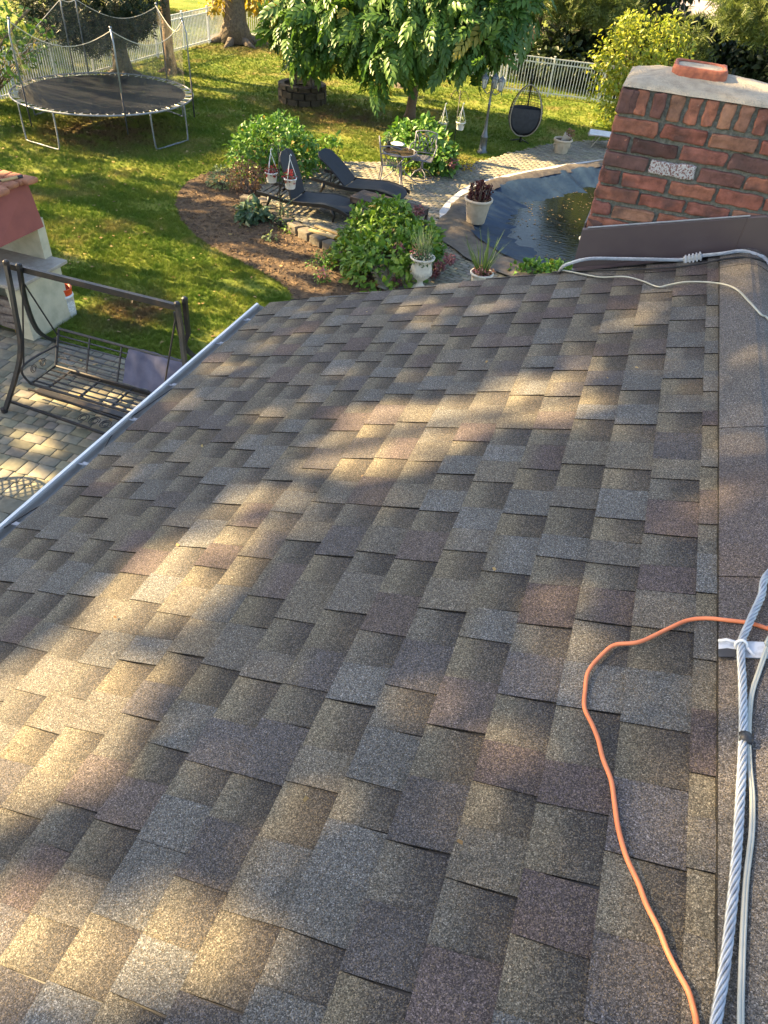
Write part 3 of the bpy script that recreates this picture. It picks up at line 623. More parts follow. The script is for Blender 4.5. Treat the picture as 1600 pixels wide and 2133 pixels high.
# shingles
PAL_T = [((.134, .136, .135), 6), ((.144, .136, .124), 4), ((.098, .080, .082), 3), ((.154, .141, .118), 2), ((.098, .093, .098), 3), ((.118, .100, .098), 2)]
PAL_T = [c for c, k in PAL_T for _ in range(k)]
V = []; Fq = []; CC = []
def quad(a, b, c, d, ca, cb, cc, cd):
    n = len(V); V.extend([a, b, c, d]); Fq.append((n, n+1, n+2, n+3)); CC.extend([ca, cb, cc, cd])
def shade(c, k): return tuple(v*k for v in c)
EXPO = .1435; DK = (.010, .010, .011)
rr = random.Random(11)
for sgn in (-1, 1):
    def q(u, Y, h):
        p = roofp(u, Y, h); return (p[0] if sgn < 0 else 2*AX-p[0], p[1], p[2])
    for k in range(0, 19):
        ub = k*EXPO if k < 18 else EU; ut = (k-1)*EXPO-.02
        y = Y0-rr.random()*.2; tooth = rr.random() < .5
        wav = rr.uniform(0, 10)
        while y < Y1:
            L = rr.uniform(.095, .165) if tooth else rr.uniform(.095, .15)
            y2 = min(y+L, Y1+rr.uniform(-.012, .006))
            if y2 <= y: break
            base = rr.choice(PAL_T); base = shade(base, rr.uniform(.85, 1.15))
            hb, ht = (.0108, .0050) if tooth else (.0074, .0018)
            lift = rr.uniform(0, .0018); sk = rr.uniform(-.006, .006)
            nb = 3; ys = [y+(y2-y)*i/nb for i in range(nb+1)]
            us = [ub+rr.uniform(-.0015, .0015)]; fa, fb = (.42, .62) if tooth else (rr.uniform(.16, .28), rr.uniform(.46, .58)); us = [us[0], ub-(ub-ut)*fa, ub-(ub-ut)*fb, ut]
            hs = [hb+lift, hb+(ht-hb)*fa+lift*.5, hb+(ht-hb)*fb, ht]
            if tooth:
                cols = [shade(base, 1.04), base, shade(base, .97), shade(base, .78)]
                if rr.random() < .25: cols = [shade((.165, .150, .120), rr.uniform(.85, 1)), shade(base, 1.12), base, shade(base, .8)]
            else:
                lite = shade(rr.choice([(.190, .168, .124), (.175, .160, .126), (.155, .147, .128)]), rr.uniform(.88, 1.12)); dark = shade((.033, .032, .039), rr.uniform(.85, 1.2))
                cols = [lite, shade(lite, .92), tuple((a*.27+b*.73) for a, b in zip(lite, dark)), dark]
            for i in range(nb):
                for j in range(3):
                    ya, yb = ys[i], ys[i+1]; s0 = sk*(j/3); s1 = sk*((j+1)/3)
                    def hh(h, yy): return h+.0008*mnoise.noise(Vector((yy*14, ub*9, wav)))
                    pts = [q(us[j], ya+s0, hh(hs[j], ya)), q(us[j], yb+s0, hh(hs[j], yb)), q(us[j+1], yb+s1, hh(hs[j+1], yb)), q(us[j+1], ya+s1, hh(hs[j+1], ya))]
                    cl = [cols[j], cols[j], cols[j+1], cols[j+1]]
                    if not tooth:   # blended granule band, darkest in the far upper corner
                        g0, g1 = .28*(1-i/nb), .28*(1-(i+1)/nb); mx3 = lambda c, k: tuple(a*(1-k)+b*k for a, b in zip(c, lite))
                        cl = [mx3(cols[j], g0), mx3(cols[j], g1), mx3(cols[j+1], g1), mx3(cols[j+1], g0)]
                    if sgn < 0: quad(*pts, *cl)
                    else: quad(pts[3], pts[2], pts[1], pts[0], cl[3], cl[2], cl[1], cl[0])
            # butt edge
            quad(q(us[0], y, hb+lift), q(us[0], y, -.003), q(us[0], y2, -.003), q(us[0], y2, hb+lift), DK, DK, DK, DK)
            # side edges (camera side and far side)
            for yy in (y, y2):
                quad(q(us[0], yy, hs[0]), q(us[0], yy, -.003), q(us[3], yy+sk, -.003), q(us[3], yy+sk, hs[3]), DK, DK, DK, DK)
            y = y2; tooth = not tooth
            if tooth is False and rr.random() < .08: tooth = True
mesh_np('roof', np.array(V), np.array(Fq), M['roof'], house, corner_col=np.array(CC), org=HO)
# ridge cap
V = []; Fq = []; CC = []; y = Y0; i = 0; CW = .138
while y < Y1:
    y2 = min(y+.1435*rr.choice([1, 2, 2, 3]), Y1+.005); c1 = locals().get('c2') or (.14, .128, .125); c2 = shade(rr.choice([(.14, .135, .135), (.15, .14, .13), (.115, .098, .098), (.13, .118, .115), (.16, .148, .130)]), rr.uniform(.95, 1.08))
    h0 = .026+(rr.uniform(.001, .003) if rr.random() < .35 else 0); h1 = .0255
    def cs(Y, h):
        pts = []
        for sgn in (-1, 1):
            row = []
            for uu, hh in ((CW, h-.006), (.08, h-.003), (.03, h), (.008, h-.001)):
                p = roofp(APU+uu, Y, hh); row.append((p[0] if sgn < 0 else 2*AX-p[0], p[1], p[2]))
            pts.append(row)
        return pts[0]+[(AX, Y, roofp(APU, Y, h)[2]-.0055)]+pts[1][::-1]
    A = cs(y, h0); B = cs(y2+.004, h1)
    for j in range(8): quad(A[j+1], B[j+1], B[j], A[j], c1, c2, c2, c1)
    if h0 > .0262:
      for j in range(8): quad(A[j], (A[j][0], A[j][1], A[j][2]-.006), (A[j+1][0], A[j+1][1], A[j+1][2]-.006), A[j+1], DK, DK, DK, DK)
    for j, jj in ((0, 0), (8, 8)):
        a, b = A[j], B[j]; quad(a, b, (b[0], b[1], b[2]-.018), (a[0], a[1], a[2]-.018), DK, DK, DK, DK)
    y = y2
mesh_np('ridge_cap', np.array(V), np.array(Fq), M['roof'], house, corner_col=np.array(CC), org=HO)
# gutters
GX = EX+.038
def gutter(sgn, name):
    m = MB()
    prof = [(.012, -.035), (.012, -.125), (-.075, -.125), (-.092, -.085), (-.118, -.06), (-.124, -.03), (-.124, -.012)]
    th = .0015; P = [(GX+x, EZ+z) for x, z in prof]; n = len(P)
    V = [(x, Y, z) for Y in (Y0, Y1-.03) for x, z in P]+[(x+.0018, Y, z+.0018) for Y in (Y0, Y1-.03) for x, z in P]
    if sgn > 0: V = [(2*AX-x, y_, z) for x, y_, z in V]
    m.add(V, [(i, i+1, n+i+1, n+i) for i in range(n-1)]+[(2*n+i, 3*n+i, 3*n+i+1, 2*n+i+1) for i in range(n-1)])
    lx = GX-.117 if sgn < 0 else 2*AX-GX+.117
    m.box((lx+(.012 if sgn < 0 else -.012), (Y0+Y1-.03)/2, EZ-.014), (.0025, Y1-.03-Y0, .014))
    g_ = m.build(name, M['alu'], house, HO); lp_ = MB(); lp_.box((lx, (Y0+Y1-.03)/2, EZ-.0055), (.014, Y1-.03-Y0, .008)); lp_.build('lip', plain('lip_highlight', (.86, .86, .85), (.78, .78, .77), 9, .4), g_, HO)  # lip coloured near white, its sky highlight painted into the base colour
    e = MB(); ex = [(GX+x if sgn < 0 else 2*AX-GX-x, EZ+z) for x, z in prof]
    e.add([(x, Y1-.03, z) for x, z in ex]+[(x, Y1-.026, z) for x, z in ex], [tuple(range(n)), tuple(range(2*n-1, n-1, -1))]); e.build('end_cap', M['alu'], g_, HO)
    return g_
g1 = gutter(-1, 'gutter'); g2 = gutter(1, 'gutter')
for px, py in ((24, 1093), (165, 968), (275, 876), (352, 804), (455, 717), (512, 668)):
    Yh = roofpx(px, py)[1]; m = MB()
    m.box((GX-.040, Yh, EZ-.001), (.070, .020, .003)); m.box((GX+.012, Yh, EZ+.004), (.036, .022, .0025)); m.box((GX-.09, Yh, EZ-.012), (.05, .010, .002)); hg = m.build('gutter_hanger', M['galv'], g1, HO)
    m = MB(); m.box((GX+.004, Yh, EZ+.0065), (.006, .006, .003)); m.box((GX+.024, Yh, EZ+.0065), (.006, .006, .003)); 
    for v in (0,): pass
    hg_s = mesh_np('screw', np.array(m.v), m.f, M['black_wire'], None, org=HO)
    bpy.data.objects.remove(hg_s)
# chimney
CH0, CH1, CHY, CHD = -.185, 1.07, 3.852, .53; ZC = H-.765
mb = MB(); mb.box(((CH0+CH1)/2, CHY+CHD/2, (2.8+H-.656)/2), (CH1-CH0-.028, CHD-.028, H-.656-2.8))
chim = mb.build('chimney', M['mortar'], house, HO)
BR = [(.28, .105, .078), (.33, .135, .092), (.20, .085, .068), (.28, .14, .10), (.17, .08, .07), (.32, .165, .11), (.13, .07, .065), (.25, .10, .08)]
bm_ = MB(); r2 = random.Random(4); bw = MB(); sd = 0
for face in ('front', 'left', 'back', 'right'):
    if face in ('front', 'back'): L0, L1 = CH0, CH1
    else: L0, L1 = CHY, CHY+CHD
    def put(a, b, z0, z1, col, dep=.09, tgt=None, bulge=0):
        global sd
        sd += 1; c = (a+b)/2; l = b-a; zc = (z0+z1)/2; t = tgt or bm_; t.col = col
        j = r2.uniform(-.004, .004); R = Matrix.Rotation(r2.uniform(-.018, .018), 3, 'Y' if face in ('front', 'back') else 'X')
        if face == 'front': t.rbox((c, CHY+dep/2-.002+j, zc), (l, dep, z1-z0), .0075, 7, .0065, R, sd)
        elif face == 'back': t.rbox((c, CHY+CHD-dep/2, zc), (l, dep, z1-z0), .011, 2, .004, R, sd)
        elif face == 'left': t.rbox((CH0+dep/2-.002+j, c, zc), (dep, l, z1-z0), .011, 4, .005, R, sd)
        else: t.rbox((CH1-dep/2, c, zc), (dep, l, z1-z0), .011, 2, .004, R, sd)
    z = ZC
    # rowlock course at the top
    a = L0+.0; i = 0
    while a < L1-.03:
        wd = r2.uniform(.052, .060); put(a, min(a+wd, L1), ZC+.006, H-.655+r2.uniform(-.002, .002), shade(BR[[6, 1, 4, 5, 1, 1, 5, 3, 2][i % 9]], r2.uniform(.9, 1.15))); a += wd+.020; i += 1
    row = 0
    while z > H-1.95:
        z1 = z-.010; z0 = z1-.060; z -= .0765
        a = L0 if row % 2 == 0 else L0+.0; first = .205 if row % 2 == 0 else .095; i = 0
        while a < L1-.02:
            l = (first if i == 0 else r2.uniform(.198, .212)); b = min(a+l, L1)
            if b-a > .04:
                c = shade(r2.choice(BR), r2.uniform(.8, 1.15))
                if face == 'front' and row == 1 and i == 1: c = (.10, .05, .045)
                if face == 'front' and row == 2 and i == 1: put(a, b, z0, z1, (1, 1, 1), tgt=bw)
                else: put(a, b, z0+r2.uniform(-.003, .003), z1+r2.uniform(-.003, .003), c)
            a = b+.016+r2.uniform(-.003, .004); i += 1
        row += 1
bm_.build('brickwork', M['brick'], chim, HO, smooth=True, usecol=True); bw.build('splashed_brick', M['brick_white'], chim, HO, smooth=True)
# crown
nx, ny = 40, 22; V = []; zt = H-.650
FX, FY = .128, CHY+.27
for i in range(nx+1):
    for j in range(ny+1):
        x = CH0-.002+(CH1-CH0+.004)*i/nx; y = CHY-.005+(CHD+.010)*j/ny
        e = min(i, nx-i, (j)*1.0, (ny-j)*1.0); ed = min(x-CH0, CH1-x, y-CHY, CHY+CHD-y)
        dfl = max(0, 1-math.hypot(max(abs(x-FX)-.1, 0), max(abs(y-FY)-.1, 0))/.22)
        h = .010+.036*min(1, ed/.22)**.8+.012*dfl**1.5+.007*mnoise.noise(Vector((x*7, y*7, 0)))+.003*mnoise.noise(Vector((x*25, y*25, 0)))
        if e == 0: h = .000+.0025*mnoise.noise(Vector((x*9, y*9, 6)))
        V.append((x, y, zt+h))
I = lambda i, j: i*(ny+1)+j
mesh_np('crown', np.array(V), [(I(i, j), I(i+1, j), I(i+1, j+1), I(i, j+1)) for i in range(nx) for j in range(ny)], M['crown'], chim, smooth=True, org=HO)
def rrect(cx, cy, hw, hd, r, n=6):
    out = []
    for qx, qy, a0 in ((1, 1, 0), (-1, 1, PI/2), (-1, -1, PI), (1, -1, 1.5*PI)):
        for k in range(n+1):
            a = a0+PI/2*k/n; out.append((cx+qx*(hw-r)+r*math.cos(a), cy+qy*(hd-r)+r*math.sin(a)))
    return out
zf = zt+.026; lv = [(.125, zf-.03), (.124, zf+.01), (.122, zf+.045), (.118, zf+.058), (.106, zf+.060), (.101, zf+.052)]
def jj(p, s): v = mnoise.noise(Vector((p[0]*16, p[1]*16, p[2]*22))); return (p[0]+v*s*(p[0]-FX)/.12, p[1]+v*s*(p[1]-FY)/.12, p[2]+v*s*.7)
V = []; 
for hw, z in lv: V += [jj((x, y, z), .008) for x, y in rrect(FX, FY, hw, hw, .05)]
n = len(V)//len(lv); fl = mesh_np('flue', np.array(V), [(i*n+k, i*n+(k+1) % n, (i+1)*n+(k+1) % n, (i+1)*n+k) for i in range(len(lv)-1) for k in range(n)], M['flue'], chim, smooth=True, org=HO)
mb = MB(); mb.poly(rrect(FX, FY, .103, .103, .045), zf, zf+.050); c_ = mb.build('flue_plug', M['crown'], chim, HO)
# second stub (outside the frame, the far half of the chimney top)
# flashing: front apron panel with seam, side pieces
fz = lambda x: roofp((AX-x)/math.cos(PHI)+APU, 0)[2] if x < AX else roofp((x-AX)/math.cos(PHI)+APU, 0)[2]
mb = MB(); ys = CHY-.012
def panel(x0, x1, y, t=.004):
    xs = sorted(set([x0, x1]+([AX] if x0 < AX < x1 else []))); V = []; 
    for x in xs:
        b = fz(x)+.004; tp = (H-1.287+(x+.166)*.271) if x <= AX else (H-1.287+(AX+.166)*.271-(x-AX)*.271)
        V += [(x, y, b), (x, y-.006, tp-.006), (x, y, tp), (x, y+.008, tp+.002), (x, y+.012, b)]
    Fs = []
    for i in range(len(xs)-1):
        a = i*5; b_ = a+5; Fs += [(a, b_, b_+1, a+1), (a+1, b_+1, b_+2, a+2), (a+2, b_+2, b_+3, a+3), (a+3, b_+3, b_+4, a+4)]
    Fs += [(0, 1, 2, 3, 4), tuple(len(xs)*5-5+k for k in (4, 3, 2, 1, 0))]; mb.add(V, Fs)
panel(CH0-.014, .565, ys); panel(.545, CH1+.02, ys-.004)
# apron lying on the shingles in front
xs = [CH0-.014, AX, CH1+.02]
mb.add([(x, y_, fz(x)+h) for x in xs for y_, h in ((ys-.006, .022), (ys-.045, .018), (ys+.004, .016))], [(0, 1, 4, 3), (3, 4, 7, 6)])
mb.box((CH0-.008, CHY+CHD/2, H-1.42), (.006, CHD, .30))
mb.build('flashing', M['brown_flash'], chim, HO)
mb = MB(); pts = [np.array([x, ys-.002+.003*mnoise.noise(Vector((x*20, 0, 0))), H-1.285+(x+.166)*.271+.002]) for x in np.linspace(CH0+.01, .55, 14)]
mb.tube(pts, .0045, 5); mb.build('caulk_bead', plain('caulk', (.32, .33, .36), None, 30, .6), chim, HO)
# ================================================================== THINGS ON THE ROOF
def roofany(px, py, h=0.0):
    P = roofpx(px, py, h)
    if P[0] <= AX: return P
    n2 = np.array([math.sin(PHI), 0, math.cos(PHI)]); apex = np.array([AX, 0, AZ]); d = ray(px, py)
    t = ((apex+n2*h-CAM)@n2)/(d@n2); return CAM+t*d
def strands(path, R, rs, nst, pitch):
    path = [Vector([float(q) for q in p]) for p in path]; L = 0; mb = MB(); fr = []; x = None
    for i, p in enumerate(path):
        t = (path[min(i+1, len(path)-1)]-path[max(i-1, 0)]).normalized()
        if x is None: x = t.orthogonal().normalized()
        x = (x-t*x.dot(t)).normalized(); fr.append((p, x.copy(), t.cross(x), L))
        if i+1 < len(path): L += (path[i+1]-p).length
    mb.tube(path, R*.3, 6)
    for k in range(nst):
        mb.tube([p+(a*math.cos(2*PI*(k/nst+l/pitch))+b*math.sin(2*PI*(k/nst+l/pitch)))*R for p, a, b, l in fr], rs, 5)
    return mb
def resample(P, step):
    P = np.array(P); d = np.r_[0, np.cumsum(np.linalg.norm(np.diff(P, axis=0), axis=1))]; n = max(3, int(d[-1]/step)); s = np.linspace(0, d[-1], n)
    return np.stack([np.interp(s, d, P[:, i]) for i in range(3)], 1)
# heavy twisted aluminium cable: from the rake end, along the chimney flashing, over the ridge, back along the cap
far = [roofpx(1163, 566, .0)+np.array([-.01, .05, -.10]), roofpx(1168, 560, .03), at(1190, 548, 3.80), at(1228, 539, 3.79), at(1290, 539, 3.80), at(1350, 540, 3.79), at(1420, 541, 3.79), at(1460, 533, 3.79), at(1505, 528, 3.78), at(1545, 523, 3.78), at(1580, 532, 3.76), at(1602, 548, 3.72)]
side = [np.array([.86, 3.35, roofp((.86-.618)/math.cos(PHI)+APU, 0, .035)[2]]), np.array([.90, 2.6, roofp((.90-.618)/math.cos(PHI)+APU, 0, .03)[2]]), np.array([.82, 1.8, roofp((.82-.618)/math.cos(PHI)+APU, 0, .035)[2]])]
near = [roofany(1612, 1185, .04), roofany(1585, 1245, .045), roofany(1560, 1300, .05), roofany(1544, 1345, .046), roofany(1547, 1430, .04), roofany(1548, 1530, .04), roofany(1541, 1680, .036), roofany(1533, 1800, .036), roofany(1520, 1930, .036), roofany(1506, 2040, .036), roofany(1490, 2140, .036), roofany(1470, 2300, .036), roofany(1455, 2500, .036)]
pth = resample(spline(far+side+near, 12), .006)
o = strands(pth, .0062, .0031, 6, .11).build('lightning_cable', M['alu_strand'], smooth=True)
tag(o, 'thick twisted aluminium lightning cable running along the ridge cap and past the chimney flashing', 'cable')
cr = thing('cable_crimp', at(1442, 538, 3.79), 'ribbed metal splice clamped round the thick cable in front of the chimney flashing', 'cable connector')
A_, B_ = at(1424, 541, 3.79), at(1462, 533, 3.79)
mb = MB(); mb.bar(A_, B_, .022, .024); mb.build('sleeve', M['alu'], cr, org=cr.location)
mb = MB()
for k in range(5):
    t = (k+.4)/5; a = A_+(B_-A_)*t; b = A_+(B_-A_)*(t+.09); mb.bar(a, b, .028, .036)
mb.build('rib', M['plate'], cr, org=cr.location)
pts = [roofpx(1168, 562, .02), roofpx(1200, 568, .02), roofpx(1250, 577, .018), roofpx(1300, 576, .03), roofpx(1335, 584, .02), roofpx(1370, 597, .018), roofpx(1390, 594, .02), roofpx(1430, 587, .04), roofpx(1490, 589, .045), roofany(1530, 600, .04), roofany(1560, 628, .04), roofany(1585, 655, .03), roofany(1606, 672, .03)]
side2 = [np.array([.84, 2.7, roofp((.84-.618)/math.cos(PHI)+APU, 0, .02)[2]]), np.array([.84, 1.9, roofp((.84-.618)/math.cos(PHI)+APU, 0, .02)[2]])]
nr = [roofany(1612, 1310, .035), roofany(1598, 1345, .04), roofany(1580, 1395, .033), roofany(1563, 1450, .032), roofany(1557, 1530, .036), roofany(1559, 1590, .032), roofany(1565, 1660, .03), roofany(1563, 1740, .03), roofany(1552, 1830, .03), roofany(1546, 1930, .03), roofany(1542, 2040, .03), roofany(1540, 2140, .03), roofany(1540, 2500, .03)]
mb = MB(); pth = resample(spline(pts+side2+nr, 10), .01); mb.tube(pth, .0036, 8); mb.tube([p+np.array([.0048, 0, 0.0]) for p in pth], .0030, 8)
tag(mb.build('grey_cable', M['grey_cable'], smooth=True), 'thin pale grey twin cable snaking over the shingles and beside the thick twisted cable', 'cable')
pts = [roofpx(1150, 567, .012), roofpx(1230, 563, .02), roofpx(1300, 562, .02), roofpx(1400, 557, .02), roofpx(1460, 549, .025), roofany(1500, 541, .035), roofany(1545, 536, .03), roofany(1580, 540, .03), roofany(1606, 552, .02)]
mb = MB(); mb.tube(spline(pts, 8), .0045, 6); tag(mb.build('dark_line', M['black_wire'], smooth=True), 'thin black cable lying along the foot of the brown chimney flashing', 'cable')  # thin black tube drawing the dark line at the flashing foot
oc = [(1612, 1318), (1600, 1310), (1562, 1298), (1515, 1292), (1470, 1288), (1430, 1293), (1385, 1313), (1332, 1337), (1283, 1343), (1257, 1361), (1226, 1398), (1219, 1440), (1218, 1475), (1234, 1510), (1246, 1540), (1256, 1580), (1273, 1625), (1280, 1670), (1288, 1725), (1305, 1785), (1330, 1840), (1347, 1885), (1372, 1935), (1392, 1985), (1415, 2030), (1434, 2065), (1446, 2105), (1452, 2145), (1460, 2300)]
pts = [roofany(x, y, .029 if x > 1490 else (.02+.004*math.sin(i*2.1))) for i, (x, y) in enumerate(oc)]
pts = [pts[0]+np.array([.12, -.12, -.05])]+pts
mb = MB(); mb.tube(spline(pts, 8), .0050, 8); tag(mb.build('extension_cord', M['orange_cord'], smooth=True), 'orange extension cord looping across the shingles beside the ridge', 'cord')
pl = thing('cable_clip', roofany(1548, 1350, .03), 'white peeling metal plate clip holding the thick cable to the ridge cap', 'cable clip')
mb = MB(); c4 = [roofany(1497, 1333, .031), roofany(1612, 1338, .031), roofany(1606, 1371, .031), roofany(1497, 1366, .031)]
mb.add([*c4, *[c-RN*.003 for c in c4]], [(0, 1, 2, 3), (7, 6, 5, 4), (0, 4, 5, 1), (1, 5, 6, 2), (2, 6, 7, 3), (3, 7, 4, 0)]); mb.build('plate', M['plate'], pl, org=pl.location)
mb = MB(); c4 = [roofany(1496, 1352, .033), roofany(1515, 1350, .034), roofany(1536, 1353, .034), roofany(1545, 1362, .034), roofany(1530, 1368, .033), roofany(1497, 1368, .033)]
mb.add(c4+[c-RN*.002 for c in c4], [tuple(range(6)), tuple(range(11, 5, -1))]+[(i, 6+i, 6+(i+1) % 6, (i+1) % 6) for i in range(6)]); mb.build('tar_patch', M['black_tape'], pl, org=pl.location)
mb = MB(); cc = roofany(1544, 1344, .046)
mb.tube([cc+np.array([math.cos(a)*.012, .004*math.sin(a), math.sin(a)*.012]) for a in np.linspace(0, 2*PI, 15)[:-1]], .0035, 6, closed=True)
mb.tube([cc+np.array([-.012, .004, 0]), cc+np.array([-.03, .010, -.008]), cc+np.array([-.045, .004, -.013])], .004, 6); mb.tube([cc+np.array([.012, -.002, 0]), cc+np.array([.028, -.010, -.008]), cc+np.array([.045, -.012, -.013])], .004, 6)
mb.build('tie', M['white_plastic'], pl, org=pl.location, smooth=True)
tb = MB(); a = roofany(1548, 1528, .041); b = roofany(1548, 1546, .041); tb.tube([a+np.array([.004, 0, 0]), b+np.array([.004, 0, 0])], .0125, 10); tag(tb.build('tape_band', M['black_tape'], smooth=True), 'black tape band binding the thick cable and the thin cable together on the ridge', 'tape')
mb = MB()
gp = lambda x, y, h: G(x, y, EZ+h)
pts = [gp(8, 1100, .0), gp(50, 1073, -.004), gp(92, 1049, .004)]
pts2 = [gp(208, 948, .01), gp(225, 920, -.02), gp(248, 888, -.02), gp(300, 850, -.01), gp(368, 803, .01)]
mb.tube(spline(pts, 6), .003, 6); mb.tube(spline([pts[-1], gp(150, 1003, -.06)]+pts2, 6), .003, 6)
tag(mb.build('gutter_wire', M['black_wire'], smooth=True), 'thin black wire strung along the inside of the aluminium gutter', 'wire')
# ================================================================== YARD THINGS
# --- trampoline
TC = np.array([-13.87, 17.45]); TR = 2.28; TZ = .86
tr = thing('trampoline', (*TC, 0), 'large round black trampoline with sagging safety net standing on the lawn', 'trampoline'); OT = (*TC, 0)
def tp(a, r, z): return (TC[0]+r*math.cos(a), TC[1]+r*math.sin(a), z)
mb = MB(); mb.tube([tp(2*PI*k/72, TR, TZ) for k in range(72)], .024, 8, closed=True); mb.build('frame', M['galv'], tr, OT, smooth=True)
mb = MB(); V = [(TC[0], TC[1], TZ-.045)]+[tp(2*PI*k/72, r, z) for r, z in ((1.0, TZ-.04), (TR-.2, TZ-.008)) for k in range(72)]
mb.add(V, [(0, 1+k, 1+(k+1) % 72) for k in range(72)]+[(1+k, 73+k, 73+(k+1) % 72, 1+(k+1) % 72) for k in range(72)]); mb.build('jumping_mat', M['tramp_mat'], tr, OT, smooth=True)
mb = MB()
for k in range(72):
    a = 2*PI*(k+.5)/72; d = .028 if k % 2 else -.028; mb.tube([tp(a, TR-.2, TZ-.008), tp(a+d, TR-.01, TZ)], .014, 5)
for k in range(72): pass
mb.build('spring', M['spring'], tr, OT)['kind'] = 'stuff'
ang0 = R_(-62)
# W-shaped leg frames
for k in range(4):
    am = ang0+k*PI/2+PI/4+.12; a1, a2 = am-.27, am+.27
    mb = MB(); P = [tp(a1, TR, TZ), tp(a1, TR+.01, .45), tp(a1+.01, TR+.02, .08), tp(a1+.05, TR+.02, .03), tp(am, TR+.01, .05), tp(a2-.05, TR+.02, .03), tp(a2-.01, TR+.02, .08), tp(a2, TR+.01, .45), tp(a2, TR, TZ)]
    mb.tube(spline(P, 4), .021, 7); mb.build('leg', M['galv'], tr, OT, smooth=True)
poles = []
mb0 = None
for k, (px, py, tx, ty) in enumerate([(62, 222, 42, 25), (262, 243, 227, 44), (402, 208, 370, 32), (352, 165, 330, 0), (178, 143, 178, 60), (148, 148, 143, 75)]):
    b = G(px, py, TZ); a = math.atan2(b[1]-TC[1], b[0]-TC[0])
    mb = MB(); mb.tube([tp(a, TR+.045, .45), tp(a, TR+.045, 1.35)], .02, 7); mb.build('pole_sleeve', M['tramp_sleeve'], tr, OT, smooth=True)
    mb = MB(); mb.tube([tp(a, TR+.045, 1.35), tp(a, TR+.045, 2.35), tp(a, TR-.03, 2.62)], .0205, 7); mb.tube([tp(a, TR-.03, 2.62), tp(a, TR-.035, 2.66)], .03, 7); mb.build('pole', M['tramp_pole'], tr, OT, smooth=True); poles.append((a % (2*PI)))
poles.sort()
V = []; nseg = 14; top = MB()
for i, a in enumerate(poles):
    b = poles[(i+1) % len(poles)]; b = b if b > a else b+2*PI; ln = b-a; sag = min(.75, .35*ln)
    ths = [a+(b-a)*k/nseg for k in range(nseg+1)]; tz = [2.58-sag*(1-(2*k/nseg-1)**2) for k in range(nseg+1)]
    rr_ = [TR-.03-(.25*ln/1.2)*(1-(2*k/nseg-1)**2) for k in range(nseg+1)]
    top.tube([tp(t, r, z) for t, r, z in zip(ths, rr_, tz)], .009, 5)
    n0 = len(V)
    for k in range(nseg+1):
        for j in range(9):
            s_ = j/8; V.append(tp(ths[k], (TR-.2)*(1-s_)+rr_[k]*s_+.03*mnoise.noise(Vector((ths[k]*6, j*.5, 2))), TZ*(1-s_)+tz[k]*s_))
nf = []
for i in range(len(poles)):
    o_ = i*(nseg+1)*9
    for k in range(nseg):
        for j in range(8): nf.append((o_+k*9+j, o_+(k+1)*9+j, o_+(k+1)*9+j+1, o_+k*9+j+1))
mesh_np('net', np.array(V), nf, M['net'], tr, smooth=True, org=OT)
top.build('net_rope', M['spring'], tr, OT)
# --- fences
def fence(name, a, b, h, label, pitch=.105, post_every=1.85, group='white aluminium fence runs round the yard'):
    a = np.array([*a, 0.]); b = np.array([*b, 0.]); L = np.linalg.norm(b-a); d = (b-a)/L; t = thing(name, a, label, 'fence', group)
    mb = MB()
    for z in (.12, h-.16, h-.01): mb.bar(a+[0, 0, z], b+[0, 0, z], .03, .035)
    mb.build('rail', M['white_metal'], t, org=a)
    mb = MB(); n = int(L/pitch)
    for i in range(n+1):
        p = a+d*(i+.5)*pitch
        if np.linalg.norm(p-a) > L: break
        mb.bar(p+[0, 0, .05], p+[0, 0, h], .025, .025)
    mb.build('picket', M['white_metal'], t, org=a)['kind'] = 'stuff'
    m = int(L/post_every)+1
    for i in range(m+1):
        p = a+d*min(L, i*post_every); mb = MB(); mb.box(tuple(p+[0, 0, (h+.05)/2]), (.06, .06, h+.05)); mb.box(tuple(p+[0, 0, h+.06]), (.075, .075, .02)); mb.build('post', M['white_metal'], t, org=a)
    return t
fence('picket_fence', (-17.9, 13.0), (-17.95, 31.6), 1.2, 'white metal picket fence running along the left side of the lawn behind the trampoline')
fence('picket_fence', (-17.9, 32.2), (-5.9, 31.2), 1.2, 'white metal picket fence across the back behind the big furrowed tree trunk')
fence('picket_fence', (-5.8, 29.4), (2.5, 30.6), 1.2, 'white metal picket fence between the drooping tree and the yellow green bush')
# --- stone ring well
wl = thing('stone_well', G(630, 212), 'round stone block well with weathered wooden gable on top standing on the lawn', 'garden well'); wc = np.array(wl.location)
mb = MB(); r3 = random.Random(8)
for lay in range(3):
    for k in range(12):
        a = 2*PI*(k+.5*(lay % 2))/12; mb.col = shade((.62, .55, .47), r3.uniform(.7, 1.2)); mb.rbox((wc[0]+.66*math.cos(a), wc[1]+.66*math.sin(a), .1+lay*.185), (.2, .345, .18 if lay < 2 else .12), .02, 2, .008, Matrix.Rotation(a, 3, 'Z'), lay*20+k)
mb.build('stone_ring', M['stone'], wl, wc, usecol=True)
mb = MB(); mb.lathe([(.0, .36), (.58, .36)], 16, wc); mb.build('soil', M['soil'], wl, wc)
mb = MB()
for s_ in (-1, 1):
    mb.bar(wc+[s_*.34, -.1, .4], wc+[s_*.22, -.1, .95], .1, .05); mb.bar(wc+[s_*.34, .12, .4], wc+[s_*.22, .12, .95], .1, .05)
mb.bar(wc+[-.45, 0, .9], wc+[.3, 0, 1.0], .05, .4); mb.box(wc+[.1, -.12, .62], (.34, .04, .16)); mb.build('wooden_frame', M['firewood'], wl, wc)
# --- stump
st = MB(); c = G(835, 180); st.lathe([(.0, .10), (.22, .12), (.27, .09), (.3, .03), (.40, -.02)], 14, c); tag(st.build('tree_stump', M['bark'], org=None), 'low cut tree stump in the lawn behind the drooping tree trunk', 'stump')
